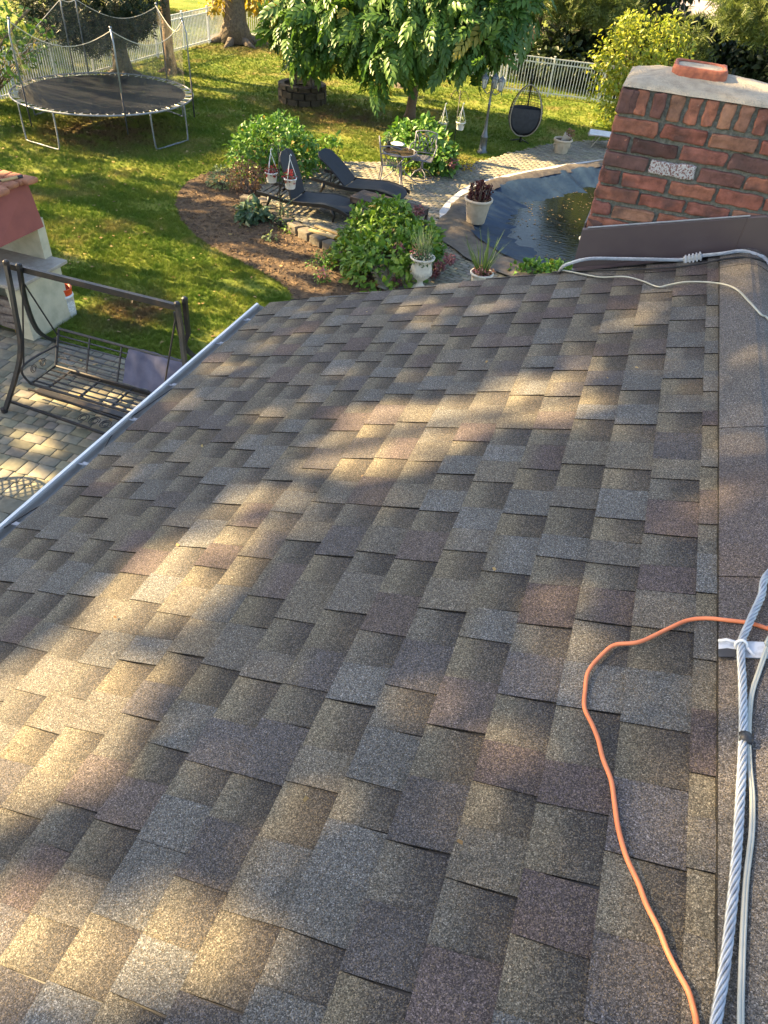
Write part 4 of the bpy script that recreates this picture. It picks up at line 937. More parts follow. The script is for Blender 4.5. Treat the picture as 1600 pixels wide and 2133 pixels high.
# --- lamp post
lp = thing('lamp_post', G(1004, 319), 'slender grey garden lamp post with a cluster of small glass lanterns', 'lamp post'); c = np.array(lp.location)
mb = MB(); mb.lathe([(.0, 0), (.15, 0), (.15, .04), (.11, .08), (.095, .4), (.11, .42), (.085, .46), (.05, .62), (.036, .8), (.034, 1.2), (.045, 1.22), (.03, 1.25), (.028, 1.72), (.05, 1.74), (.0, 1.8)], 16, c); mb.build('post', M['lamp'], lp, c, smooth=True)
for k, (dx, dy) in enumerate(((-.22, .02), (.24, .0), (.02, .2))):
    h_ = MB(); h_.tube(spline([c+[0, 0, 1.55], c+[dx*.5, dy*.5, 1.47], c+[dx, dy, 1.56]], 5), .012, 6); arm = h_.build('arm', M['lamp'], lp, c, smooth=True)
    q_ = c+[dx, dy, 1.56]; m_ = MB(); m_.lathe([(.02, 0), (.055, .02), (.055, .03), (.0, .03)], 6, q_); m_.lathe([(.10, .24), (.085, .29), (.03, .34), (.0, .39)], 6, q_)
    for a in range(6): m_.bar(q_+[.055*math.cos(a*PI/3), .055*math.sin(a*PI/3), .03], q_+[.09*math.cos(a*PI/3), .09*math.sin(a*PI/3), .25], .008)
    ln_ = m_.build('lantern', M['lamp'], lp, c); g_ = MB(); g_.lathe([(.05, .03), (.085, .245)], 6, q_); g_.build('glass', M['glass'], ln_, c)
# --- egg chair
ec = thing('egg_chair', G(1082, 300), 'dark wicker hanging egg chair with charcoal cushion on a stand in the lawn', 'egg chair'); c = np.array(ec.location)
mb = MB(); fwd = np.array([.25, -.97, 0.]); sd_ = np.array([.97, .25, 0.])
mb.tube([c+[0, .3, .02], c+[-.02, .1, .04], c+[0, -.02, .30]], .02, 6)
bk = c+[-.05, .42, 0]; mb.tube(spline([bk+[0, 0, .03], bk+[0, .12, .7], bk+[0, .12, 1.3], bk+[0, 0, 1.66], bk+[.03, -.2, 1.74], bk+[.05, -.32, 1.66]], 6), .024, 8)
mb.tube([c+[-.05, .42, .04], c+[.25, .1, .03]], .02, 6); mb.tube([c+[-.05, .42, .04], c+[-.3, .12, .03]], .02, 6); mb.tube([bk+[.05, -.32, 1.66], bk+[.05, -.34, 1.54]], .01, 6); mb.build('stand', M['black_frame'], ec, c, smooth=True)
ctr = c+[0.02, 0, .88]; HH, WW, DD = .66, .47, .40
def eggp(th, ph):   # th 0..pi from top, ph around (0 = forward)
    z = HH*math.cos(th); w_ = math.sin(th)*(1-.18*math.cos(th)-.04*math.cos(th)**2)
    return ctr+sd_*(WW*w_*math.sin(ph))+fwd*(DD*w_*math.cos(ph))+np.array([0, 0, z])
mb = MB(); PH0 = 1.15
for k in range(15):
    ph = PH0+(2*PI-2*PH0)*k/14; mb.tube([eggp(t, ph) for t in np.linspace(.05, PI-.05, 22)], .007, 4)
for k in range(26):
    t = .2+(PI-.35)*k/25; mb.tube([eggp(t, p) for p in np.linspace(PH0, 2*PI-PH0, 20)], .006 if t < 1.5 else .014, 4)
mb.build('shell', M['wicker'], ec, c)
V = [eggp(t, p) for t in np.linspace(1.75, PI-.05, 10) for p in np.linspace(PH0, 2*PI-PH0, 16)]; mb = MB(); mb.add(V, [(i*16+k, i*16+k+1, (i+1)*16+k+1, (i+1)*16+k) for i in range(9) for k in range(15)]); mb.build('lower_weave', M['wicker'], ec, c, smooth=True)
mb = MB(); mb.tube([eggp(t, PH0) for t in np.linspace(.02, PI-.02, 26)]+[eggp(t, 2*PI-PH0) for t in np.linspace(PI-.02, .02, 26)], .016, 7, closed=True); mb.build('rim', M['wicker_pale'], ec, c, smooth=True)
V = [ctr+(eggp(t, p)-ctr)*(.93) for t in np.linspace(1.45, PI-.1, 12) for p in np.linspace(PH0+.03, 2*PI-PH0-.03, 18)]
V2 = []
mb = MB(); mb.add(V, [(i*18+k, i*18+k+1, (i+1)*18+k+1, (i+1)*18+k) for i in range(11) for k in range(17)])
ft = [ctr+(eggp(t, PH0+.05)-ctr)*.9 for t in np.linspace(1.45, PI-.1, 12)]; fr_ = [ctr+(eggp(t, 2*PI-PH0-.05)-ctr)*.9 for t in np.linspace(1.45, PI-.1, 12)]
mb.add(ft+fr_, [(i, i+1, 13+i, 12+i) for i in range(11)]); mb.build('cushion', M['cushion'], ec, c, smooth=True)
# --- round garden pots
def potprof(r, h, rim=.03): return [(.0, .0), (r*.66, 0), (r*.70, .02), (r*.93, h*.86), (r*.95, h*.88), (r*1.05, h*.89), (r*1.07, h*.97), (r*1.03, h), (r*.93, h), (r*.90, h*.9), (0, h*.88)]
def planter(name, loc, r, h, label, cat='planter', mat='cream_pot', group=None):
    t = thing(name, loc, label, cat, group); c = np.array(loc); mb = MB(); mb.lathe(potprof(r, h)[:9], 28, c); mb.lathe([(r*.93, h), (r*.90, h*.9)], 28, c); mb.build('pot', M[mat], t, c, smooth=True)
    mb = MB(); mb.lathe([(0, h*.92), (r*.91, h*.9)], 20, c); mb.build('soil', M['soil'], t, c); return t, c
def spikes(name, c, n, L, spread, tm, mat, parent, org, lift=1.0, base=.08, zs=1.0):
    a = rng.uniform(0, 2*PI, n); s_ = rng.uniform(0, spread, n); D = np.stack([np.cos(a)*s_, np.sin(a)*s_, np.full(n, lift)], 1); P = np.array(c)+np.stack([np.cos(a)*base*rng.random(n), np.sin(a)*base*rng.random(n), np.zeros(n)], 1)
    return scatter(name, P, D, rng.normal(size=(n, 3)), L*rng.uniform(.5, 1.1, n), tm, M[mat], parent, org=org)
def dome(name, c, r, n, size, mat, parent, tmpl=LEAF, org=None, zsq=.8, droop=.1):
    o = foliage(name, [(np.array(c), (r, r, r*zsq))], n, size, tmpl, M[mat], parent, droop, (.3, 1.05), zmin=-9, org=org)
    if 'flower' in name and name != 'flower_head': o['kind'] = 'stuff'
    return o
pp, c = planter('planter', G(990, 462, PZ+.04), .29, .50, 'large cream planter with spiky maroon plant standing on the pool cover edge')
mb = MB()
for k in range(16): mb.tube([c+[.15*math.cos(k*1.7), .15*math.sin(k*1.7), .46], c+[.22*math.cos(k*1.7), .22*math.sin(k*1.7), .46+.22+.14*r3.random()]], .006, 4)
mb.build('stems', M['bark'], pp, c); 
for k in range(1):
    P = np.concatenate([np.stack([c[0]+.22*np.cos(t_*1.7)*s_+rng.normal(0, .02, 60), c[1]+.22*np.sin(t_*1.7)*s_+rng.normal(0, .02, 60), c[2]+.46+rng.uniform(0, .38-.1*s_, 60)], 1) for t_, s_ in [(k, rng.uniform(.1, 1)) for k in range(18)]]); n = len(P)
    scatter('plant', P, rng.normal(size=(n, 3))*.6+[0, 0, .8], rng.normal(size=(n, 3)), rng.uniform(.03, .07, n), LEAF, M['l_maroon'], pp, org=c)
dome('low_leaves', c+[0, 0, .48], .24, 260, .05, 'l_red', pp, org=c, zsq=.4)
pp, c = planter('planter', G(1166, 324, PZ*.5), .25, .44, 'embossed cream planter holding a tilted white pot of dried flowers at the patio edge')
c = np.array(c); R = Matrix.Rotation(R_(25), 3, 'Y')
mb = MB(); mb.lathe([(0, 0), (.085, 0), (.12, .2), (.125, .2), (.11, .19)], 14); V = [R@Vector(v) for v in mb.v]; mb.v = [tuple(v+Vector(c+[.03, -.02, .38])) for v in V]; mb.build('inner_pot', M['white_plastic'], pp, c, smooth=True)
dome('dried_flowers', c+[.16, -.02, .60], .12, 160, .05, 'l_red', pp, org=c)
mb = MB()
for a in range(10):
    q_ = c+[.235*math.cos(a*.628), .235*math.sin(a*.628), .27]; mb.tube([q_+[.02*math.cos(t+a), .02*math.sin(t+a)*math.cos(a*.628), .05*math.sin(t)] for t in np.linspace(0, 6, 9)], .008, 4)
mb.build('relief', M['cream_pot'], pp, c)['kind'] = 'stuff'
# bowl planter with spiky reeds
pp, c = planter('planter', G(998, 604, PZ), .20, .34, 'white round planter with tall reed grass and small flowers just beyond the roof edge', mat='white_stone')
spikes('reeds', c+[0, 0, .3], 70, .75, .75, T_blade(.012), 'l_reed', pp, c); dome('flowers', c+[0, 0, .34], .18, 160, .045, 'l_pink', pp, org=c, zsq=.5); dome('leaves', c+[.03, 0, .33], .19, 180, .06, 'l_red', pp, org=c, zsq=.45)
pp, c = planter('planter', G(1222, 520, PZ+.04), .20, .22, 'white round empty planter by the pool half hidden behind the chimney', mat='white_stone')
# urn
ur = thing('garden_urn', G(873, 604, PZ), 'white stone pedestal urn with small flowers in front of the big hydrangea', 'urn'); c = np.array(ur.location)
mb = MB(); mb.lathe([(0, 0), (.14, 0), (.14, .05), (.10, .07), (.055, .12), (.05, .17), (.075, .20), (.15, .26), (.185, .34), (.185, .42), (.165, .50), (.17, .55), (.215, .585), (.225, .61), (.20, .62), (.17, .59), (.16, .56)], 30, c); mb.build('urn_body', M['white_stone'], ur, c, smooth=True)
mb = MB()
for k in range(30):
    a = 2*PI*k/30; mb.tube([c+[.188*math.cos(a), .188*math.sin(a), .30+.01*(k % 2)], c+[.188*math.cos(a+.1), .188*math.sin(a+.1), .37]], .008, 4)
mb.build('relief', M['white_stone'], ur, c)['kind'] = 'stuff'
mb = MB(); mb.lathe([(0, .57), (.17, .57)], 16, c); mb.build('soil', M['soil'], ur, c)
dome('leaves', c+[0, 0, .62], .20, 300, .06, 'l_blue', ur, org=c, zsq=.7); dome('white_flowers', c+[.03, -.06, .64], .18, 120, .035, 'l_white', ur, org=c, zsq=.6); dome('pink_flowers', c+[-.08, -.02, .70], .16, 70, .04, 'l_pink', ur, org=c, zsq=.8)
spikes('grass_blades', c+[0, .02, .6], 46, .55, .7, T_blade(.02), 'l_pale', ur, c)
# --- hanging baskets on shepherd hooks
def hook(loc, h, hs, label, group='shepherd hooks with hanging pots'):
    t = thing('shepherd_hook', loc, label, 'plant hook', group); c = np.array(loc); mb = MB(); mb.tube([c, c+[0, 0, h]], .010, 6)
    for dx in hs: mb.tube(spline([c+[0, 0, h-.22], c+[dx*.3, 0, h-.02], c+[dx*.8, 0, h-.05], c+[dx, 0, h-.18], c+[dx*1.05, 0, h-.13]], 5), .007, 5)
    mb.box(tuple(c+[0, 0, .08]), (.16, .01, .01)); mb.build('rod', M['black_wire'], t, c, smooth=True); return t
def hangpot(px, py, Y, r, flower, label, group):
    b = at(px, py, Y); t = thing('hanging_pot', b, label, 'hanging pot', group); c = np.array(b)
    mb = MB(); mb.lathe([(0, 0), (r*.7, 0), (r*.74, .01), (r*.92, r*1.35), (r*1.02, r*1.37), (r*1.02, r*1.55), (r*.95, r*1.55), (r*.9, r*1.3)], 20, c); mb.build('pot', M['white_plastic'], t, c, smooth=True)
    mb = MB(); tp_ = c+[0, 0, r*1.5+.36]
    for k in range(3):
        a = k*2.1+.5; mb.tube([c+[r*math.cos(a), r*math.sin(a), r*1.5], tp_], .006, 5)
    mb.tube([tp_, tp_+[0, 0, .05], tp_+[.02, 0, .08], tp_+[.035, 0, .05]], .009, 5); mb.build('hanger', M['white_plastic'], t, c)
    dome('flowers', c+[0, 0, r*1.6], r*.95, 200, .05, flower, t, org=c, zsq=1.1); dome('leaves', c+[0, 0, r*1.5], r*.95, 90, .05, 'l_blue', t, org=c, zsq=.8); return t
Yh = G(585, 478)[1]; hk = hook(G(585, 478), 1.62, (-.26, .24), 'thin black double shepherd hook in the mulch bed beside the left lounger')
hangpot(566, 379, Yh, .128, 'l_redflower', 'small white hanging pot of red flowers, the left one by the loungers', 'white hanging pots')
hangpot(605, 392, Yh-.1, .128, 'l_redflower', 'small white hanging pot of red flowers, the right one in front of the upright lounger', 'white hanging pots')
Yk = G(940, 345)[1]; hk = hook(G(940, 345), at(947, 186, Yk)[2], (-.22, .22), 'thin black double shepherd hook standing behind the round leafy shrub near the lamp post')
hangpot(922, 270, Yk, .12, 'l_pale', 'white hanging pot with pale flowers, left of its black hook on the lawn', 'white hanging pots')
hangpot(958, 270, Yk, .12, 'l_pale', 'white hanging pot with pale flowers, between its black hook and the lamp post', 'white hanging pots')
b = at(752, 157, 23.0); t = thing('hanging_basket', b, 'terracotta hanging basket under the drooping tree branches', 'hanging basket'); c = np.array(b)
mb = MB(); mb.lathe([(0, 0), (.16, .02), (.26, .14), (.30, .26), (.27, .27), (.24, .2)], 18, c); mb.build('basket', M['terracotta'], t, c, smooth=True)
dome('leaves', c+[0, 0, .35], .33, 300, .12, 'l_yell', t, org=c); mb = MB(); mb.tube([c+[.2, 0, .26], c+[0, 0, .9]], .006, 4); mb.tube([c+[-.2, 0, .26], c+[0, 0, .9]], .006, 4); mb.build('hanger', M['black_wire'], t, c)
# --- loungers (local: head at -x, foot at +x)
def lounger_parts(t, back_ang, legmat, slingmat, W=.66):
    prof = [(-1.0, .30), (-.75, .285), (-.45, .25), (-.15, .245), (.15, .27), (.45, .30), (.75, .27), (.92, .22), (.99, .19)]
    P = spline([np.array([x, 0, z]) for x, z in prof], 4)
    for s_ in (-1, 1):
        mb = MB(); V = []; 
        for p in P:
            for oy in (-.02, .02): V += [(p[0], s_*(W/2)+oy, p[2]-.055), (p[0], s_*(W/2)+oy, p[2]+.012)]
        n = len(P); F_ = []
        for i in range(n-1):
            a = i*4; F_ += [(a, a+4, a+5, a+1), (a+3, a+7, a+6, a+2), (a+1, a+5, a+7, a+3), (a+2, a+6, a+4, a)]
        F_ += [(0, 1, 3, 2), ((n-1)*4, (n-1)*4+2, (n-1)*4+3, (n-1)*4+1)]
        mb.add(V, F_); mb.build('side_rail', legmat, t)
        for x, zt_ in ((-.72, .24), (.62, .24)):
            mb = MB(); mb.tube([(x, s_*(W/2-.01), zt_), (x+(.06 if x > 0 else -.04), s_*(W/2-.01), .12), (x+(.03 if x > 0 else -.10), s_*(W/2-.01), 0)], [.045, .03, .018], 7); mb.build('leg', legmat, t, smooth=True)
    mb = MB(); pts = [p for p in P if p[0] > -.28]; n = len(pts); V = []
    for i, p in enumerate(pts):
        wv = W-.03 if p[0] < .8 else (W-.03)*math.sqrt(max(.05, 1-((p[0]-.8)/.22)**2))
        V += [(p[0], -wv/2, p[2]+.006), (p[0], 0, p[2]-.004), (p[0], wv/2, p[2]+.006)]
    m_ = len(V); V += [(a, b, c_-.025) for a, b, c_ in V]
    F_ = [(i*3+k, (i+1)*3+k, (i+1)*3+k+1, i*3+k+1) for i in range(n-1) for k in range(2)]; F_ += [tuple(m_+q for q in f[::-1]) for f in F_]+[(i*3, i*3+m_, (i+1)*3+m_, (i+1)*3) for i in range(n-1)]+[(i*3+2, (i+1)*3+2, (i+1)*3+2+m_, i*3+2+m_) for i in range(n-1)]
    mb.add(V, F_); mb.build('seat', slingmat, t, smooth=False)
    mb = MB(); L = .86; ca, sa = math.cos(back_ang), math.sin(back_ang); x0, z0 = -.25, .255; V = []
    for i in range(13):
        s_ = i/12; wv = (W-.06)*(1 if s_ < .82 else math.sqrt(max(.15, 1-((s_-.82)/.2)**2))); cr_ = .03*math.sin(s_*PI)
        for k in (-1, 0, 1): V.append((x0-ca*L*s_+sa*cr_, k*wv/2, z0+sa*L*s_+ca*cr_-(0.01 if k == 0 else 0)))
    m_ = len(V); V += [(a-sa*.03, b, c_-ca*.03) for a, b, c_ in V]
    F_ = [(i*3+k, i*3+k+1, (i+1)*3+k+1, (i+1)*3+k) for i in range(12) for k in range(2)]; F_ += [tuple(m_+q for q in f[::-1]) for f in F_]+[(i*3, (i+1)*3, (i+1)*3+m_, i*3+m_) for i in range(12)]+[(i*3+2, i*3+2+m_, (i+1)*3+2+m_, (i+1)*3+2) for i in range(12)]+[(36, 37, 37+m_, 36+m_), (37, 38, 38+m_, 37+m_)]
    mb.add(V, F_); mb.build('backrest', slingmat, t)
    mb = MB()
    for x in (-.95, -.82, -.69, -.56, -.43): mb.box((x, 0, .262), (.05, W-.04, .016))
    mb.bar((-.62, -.2, .25), (x0-ca*.45, -.2, z0+sa*.45-.02), .022); mb.bar((-.62, .2, .25), (x0-ca*.45, .2, z0+sa*.45-.02), .022); mb.build('rear_slats', legmat, t)
def ang(a, b): return math.atan2(b[1]-a[1], b[0]-a[0])
hA, fA = G(700, 372, PZ+.28), G(832, 402, PZ+.24); hB, fB = G(600, 402, PZ+.28), G(728, 432, PZ+.24)
for h_, f_, ba, lb in ((hA, fA, R_(38), 'black sun lounger with low tilted back, the farther of the two by the bistro table'), (hB, fB, R_(71), 'black sun lounger with steeply raised back, the nearer one beside the red flower pots')):
    d_ = (f_-h_)[:2]; d_ /= np.linalg.norm(d_); c = f_[:2]-d_*.92
    t = thing('sun_lounger', (*c, PZ), lb, 'sun lounger', 'black sun loungers on the patio', math.atan2(d_[1], d_[0])); t.scale = (1.06, 1.08, 1.06); lounger_parts(t, ba, M['black_frame'], M['sling'])
# white lounger
c = G(1278, 312, PZ); t = thing('white_lounger', (c[0]+.15, c[1]+.2, PZ), 'white sling pool lounger in the sun partly hidden by the chimney', 'sun lounger', None, R_(184))
mb = MB(); mb.rbox((0, 0, .33), (1.9, .62, .03), .012, 3); mb.build('seat', M['wlounge'], t)
for x in (-.7, .62):
    for s_ in (-1, 1): mb = MB(); mb.tube([(x, s_*.3, .32), (x+(.2 if x > 0 else -.1), s_*.31, 0)], .014, 6); mb.build('leg', M['wicker_pale'], t)
mb = MB()
for s_ in (-1, 1): mb.tube([(-.95, s_*.31, .33), (.7, s_*.31, .33), (.95, s_*.31, .30)], .016, 6)
mb.tube([(.95, -.31, .30), (.98, 0, .28), (.95, .31, .30)], .016, 6); mb.build('frame', M['wicker_pale'], t)
# long slatted bench/table
a, b = G(757, 395, PZ+.40), G(894, 433, PZ+.40); d_ = (b-a)[:2]; L = np.linalg.norm(d_); an = math.atan2(d_[1], d_[0]); nrm = np.array([d_[1], -d_[0]])/L; cc = (a+b)[:2]/2+nrm*.27
t = thing('slatted_table', (*cc, PZ), 'long low dark slatted table behind the big hydrangea, near the lounger feet', 'low table', None, an)
mb = MB()
for k in range(7): mb.box((0, -.24+.08*k, .39), (L, .072, .022))
mb.build('slats', M['slats'], t); mb = MB()
for s_ in (-1, 1): mb.box((0, s_*.25, .33), (L-.02, .03, .10)); mb.box((s_*(L/2-.02), 0, .33), (.03, .5, .10))
mb.build('apron', M['slats'], t)
for sx in (-1, 1):
    for sy in (-1, 1): mb = MB(); mb.box((sx*(L/2-.03), sy*.24, .19), (.05, .05, .38)); mb.build('leg', M['slats'], t)
# --- bistro set
tc = G(833, 316, PZ+.66); t = thing('bistro_table', (*tc[:2], PZ), 'round glass topped bistro table with cast metal scroll legs beside the leafy shrub', 'bistro table'); 
mb = MB(); mb.tube([(.40*math.cos(a), .40*math.sin(a), .66) for a in np.linspace(0, 2*PI, 41)[:-1]], .018, 7, closed=True); mb.build('rim', M['castalu'], t, smooth=True)
gm, gnt, gp_, go_ = newmat('brown_glass_top'); gp_.inputs['Base Color'].default_value = (.06, .045, .03, 1); gp_.inputs['Roughness'].default_value = .06; gp_.inputs['Specular IOR Level'].default_value = .8
mb = MB(); mb.lathe([(0, .668), (.39, .668), (.39, .660), (0, .660)], 36); mb.build('glass_top', gm, t)
for k in range(4):
    a = k*PI/2+.5; mb = MB(); ca, sa = math.cos(a), math.sin(a); mb.tube([(ca*r, sa*r, z) for r, z in [(q[0], q[2]) for q in spline([np.array(v) for v in ((.36, 0, .64), (.30, 0, .5), (.14, 0, .36), (.16, 0, .2), (.30, 0, .1), (.42, 0, .0))], 5)]], .013, 6); mb.tube([(ca*r, sa*r, z) for r, z in [(q[0], q[2]) for q in spline([np.array(v) for v in ((.16, 0, .2), (.05, 0, .3), (.10, 0, .42), (.2, 0, .40))], 5)]], .009, 5); mb.build('leg', M['castalu'], t, smooth=True)
mb = MB(); c = G(829, 300, PZ+.70); mb.lathe([(0, .0), (.10, .0), (.17, .035), (.175, .04), (.10, .012), (0, .01)], 24, (c[0], c[1], PZ+.672)); tag(mb.build('white_plate', M['white_plastic'], smooth=True), 'white shallow dish lying on the bistro table', 'dish')
mb = MB(); c = G(800, 302, PZ+.70); v_ = np.array([c[0]+.12, c[1], PZ+.672]); mb.lathe([(0, 0), (.05, 0), (.05, .12), (.035, .14), (.0, .14)], 12, v_); vs = thing('table_lantern', v_, 'small dark pot with a twiggy plant at the back of the bistro table', 'pot'); mb.build('pot', M['black_frame'], vs, v_, smooth=True); dome('leaves', v_+[0, 0, .2], .10, 90, .05, 'l_blue', vs, org=v_, zsq=1.2)
def scroll_back(mb, w, h, z0, y, tilt):
    def P(x, z): return (x, y-(z-z0)*tilt, z)
    mb.tube([P(-w/2, z0), P(-w/2, z0+h*.92)]+[P(x, z0+h*(1.0-.08*abs(2*x/w)**2)) for x in np.linspace(-w/2, w/2, 9)]+[P(w/2, z0+h*.92), P(w/2, z0)], .014, 6)
    mb.tube([P(-w/2, z0+.05), P(w/2, z0+.05)], .012, 6)
    for s_ in (-1, 1):
        for k in range(4): mb.tube([P(-w/2+.03+k*w/5, z0+.08), P(min(w/2-.02, -w/2+.03+k*w/5+s_*.0+w/3), z0+h*.85)] if s_ > 0 else [P(w/2-.03-k*w/5, z0+.08), P(max(-w/2+.02, w/2-.03-k*w/5-w/3), z0+h*.85)], .007, 5)
    for cx_, cz_ in ((-w*.34, h*.8), (w*.34, h*.8), (-w*.34, h*.25), (w*.34, h*.25), (0, h*.88), (0, h*.15)):
        mb.tube([P(cx_+.04*math.cos(a)*(1-a/14), z0+cz_+.04*math.sin(a)*(1-a/14)) for a in np.linspace(0, 9, 20)], .007, 5)
def bistro_chair(t, swivel):
    mb = MB(); scroll_back(mb, .46, .48, .43, .22, -.15); mb.build('backrest', M['castalu'], t, smooth=True)
    mb = MB(); mb.tube([(.22*s1, .21*s2, .42) for s1, s2 in ((-1, -1), (1, -1), (1, 1), (-1, 1))], .014, 6, closed=True)
    for k in range(9): mb.bar((-.22, -.19+.048*k, .42), (.22, -.19+.048*k, .42), .022, .008)
    for k in range(6): mb.bar((-.19+.076*k, -.21, .423), (-.19+.076*k, .21, .423), .014, .006)
    mb.build('seat', M['castalu'], t)
    for s_ in (-1, 1):
        mb = MB(); mb.tube(spline([np.array(v) for v in ((s_*.24, .24, .66), (s_*.28, .05, .67), (s_*.28, -.16, .64), (s_*.27, -.22, .58), (s_*.25, -.16, .50), (s_*.23, -.12, .43))], 5), .014, 6); mb.build('armrest', M['castalu'], t, smooth=True)
    if swivel:
        mb = MB(); mb.tube([(0, 0, .41), (0, 0, .14)], .03, 8); mb.tube([(.26*math.cos(a), .26*math.sin(a), .02) for a in np.linspace(0, 2*PI, 33)[:-1]], .012, 6, closed=True)
        for k in range(4): a = k*PI/2+.6; mb.tube([(0, 0, .2), (.15*math.cos(a), .15*math.sin(a), .16), (.26*math.cos(a), .26*math.sin(a), .02)], .012, 6)
        mb.lathe([(.03, .36), (.12, .39), (.12, .405)], 12); mb.build('swivel_base', M['castalu'], t, smooth=True)
    else:
        for sx in (-1, 1):
            for sy in (-1, 1): mb = MB(); mb.tube([(sx*.21, sy*.20, .42), (sx*.22, sy*.22, .2), (sx*.24, sy*.25, 0)], .014, 6); mb.build('leg', M['castalu'], t)
cb = G(875, 372, PZ); t = thing('bistro_chair', (cb[0], cb[1]+.05, PZ), 'grey lattice backed patio chair on a round swivel base, right of the bistro table', 'patio chair', 'cast metal patio chairs', R_(8)); t.scale = (1.12, 1.1, 1.08); bistro_chair(t, True)
ca_ = G(806, 385, PZ); t = thing('bistro_chair', (ca_[0]+.02, ca_[1]+.18, PZ), 'grey lattice backed patio chair on four legs, left of the bistro table', 'patio chair', 'cast metal patio chairs', R_(112)); t.scale = (1.12, 1.1, 1.08); bistro_chair(t, False)
# --- retaining stones, boards
r4 = random.Random(12); spx = [(548, 412), (556, 428), (571, 440), (590, 453), (612, 467), (640, 483), (668, 497), (700, 512), (722, 530)]
SP = resample([G(x, y, PZ-.02) for x, y in spx], .33)
for i in range(len(SP)-1):
    a, b = SP[i], SP[i+1]; an = math.atan2(b[1]-a[1], b[0]-a[0]); mb = MB(); mb.col = shade((1, 1, 1), r4.uniform(.75, 1.25)); cc = (a+b)/2
    mb.rbox((0, 0, .095), (.315, .24, .20+r4.uniform(-.01, .015)), .025, 3, .014, None, i); o = mb.build('retaining_stone', M['stone'], usecol=True, smooth=True); o.location = (cc[0], cc[1], 0); o.rotation_euler = (0, 0, an)
    w_ = ['farthest stone of the low wall, beneath the shrubs', 'second stone of the low wall, behind the black hook', 'third stone of the low wall, left of the hook pole', 'stone of the low wall directly behind the hook pole', 'stone of the low wall just right of the hook pole', 'stone of the low wall left of the yellow boards', 'stone of the low wall touching the left end of the yellow boards', 'stone of the low wall under the yellow boards', 'stone of the low wall beside the big hydrangea', 'last stone of the low wall under the hydrangea leaves', 'hidden end stone of the low wall'][min(i, 10)]
    tag(o, 'rough grey brown '+w_, 'stone block', 'stones of the low patio retaining wall')
for (a, b, wd, lb) in (((645, 478), (698, 495), .09, 'yellow wooden board lying on the stone edge, the nearer one'), ((657, 469), (706, 486), .09, 'yellow wooden board lying on the stone edge, the farther one')):
    mb = MB(); a = G(*a, PZ+.03); b = G(*b, PZ+.03); mb.bar(a+[0, 0, .0], b+[0, 0, 0], wd, .03); tag(mb.build('wooden_board', M['board']), lb, 'board', 'boards on the stone edge')
c = G(518, 424); mb = MB(); mb.rbox((0, 0, .08), (.34, .2, .16), .03, 3, .012); mb.col = (1, 1, 1); o = mb.build('bed_stone', M['stone'], usecol=True, smooth=True); o.location = (c[0], c[1], 0); tag(o, 'single flat stone behind the hosta in the mulch bed', 'stone block')
for i, (px, py) in enumerate(((932, 353), (945, 350))):
    c = G(px, py, PZ); mb = MB(); mb.rbox((0, 0, .04), (.22, .13, .09), .02, 3, .01, None, i+30); mb.col = (1, 1, 1); o = mb.build('edging_stone', M['stone'], usecol=True); o.location = (c[0], c[1], PZ); tag(o, 'small pale edging stone at the foot of the round leafy shrub, '+('left one' if i == 0 else 'right one'), 'stone block', 'edging stones by the shrub')
# --- outdoor oven / grill block
bb = thing('outdoor_oven', (-8.5, 7.85, 0), 'cream and pink stucco outdoor oven with stone counter at the left edge of the lawn', 'outdoor oven'); OB = (-8.5, 7.85, 0)
mb = MB(); mb.box((-8.12, 7.86, .455), (.26, .9, .91)); mb.box((-9.7, 7.86, .455), (.26, .9, .91)); mb.box((-8.9, 8.26, .45), (1.35, .10, .9)); mb.build('base', M['cream_stucco'], bb, OB)
mb = MB(); mb.rbox((-8.87, 7.80, .935), (2.0, 1.12, .055), .012, 3); mb.build('counter', M['slab'], bb, OB)
mb = MB(); mb.box((-8.88, 8.30, 1.25), (1.44, .16, .58)); mb.box((-9.55, 7.95, 1.2), (.12, .6, .5)); mb.build('back_wall', M['cream_stucco'], bb, OB)
mb = MB(); zb, zt_ = 1.42, 2.08; lo_ = [(-8.14, 7.42), (-8.14, 8.34), (-9.7, 8.34), (-9.7, 7.42)]; hi_ = [(-8.22, 7.62), (-8.16, 8.26), (-9.6, 8.26), (-9.6, 7.62)]
mb.add([(x, y, zb) for x, y in lo_]+[(x, y, zt_) for x, y in hi_], [(0, 1, 2, 3), (7, 6, 5, 4), (0, 4, 5, 1), (1, 5, 6, 2), (2, 6, 7, 3), (3, 7, 4, 0)]); mb.build('hood', M['pink_stucco'], bb, OB)
mb = MB(); r5 = random.Random(3)
x = -9.7
while x < -8.2:
    l = r5.uniform(.18, .26); 
    for y_ in (7.66, 8.22): mb.rbox((x+l/2, y_, 2.115), (l-.01, .22, .075), .03, 3, .006, None, int(x*10)+90)
    x += l
for y_ in (7.72, 7.94, 8.16): mb.rbox((-8.19, y_, 2.115), (.2, .215, .075), .03, 3, .006, None, int(y_*10))
mb.rbox((-8.9, 7.94, 2.10), (1.4, .45, .04), .01, 2); mb.build('cap', M['terracotta'], bb, OB, smooth=True)
a, b = G(0, 377, 2.17), G(46, 367, 2.17); mb = MB(); d_ = b-a; tl = thing('hand_tool', a, 'wooden handled grill tool with black tip lying on the terracotta oven cap', 'tool'); mb.tube([a-d_*.8, a+d_*.1], .011, 6); mb.build('blade', M['black_wire'], tl, a); mb = MB(); mb.tube([a+d_*.05, a+d_*.78], .020, 8); mb.build('handle', M['board'], tl, a, smooth=True); mb = MB(); mb.tube([a+d_*.78, a+d_], .022, 8); mb.build('tip', M['black_tape'], tl, a, smooth=True)
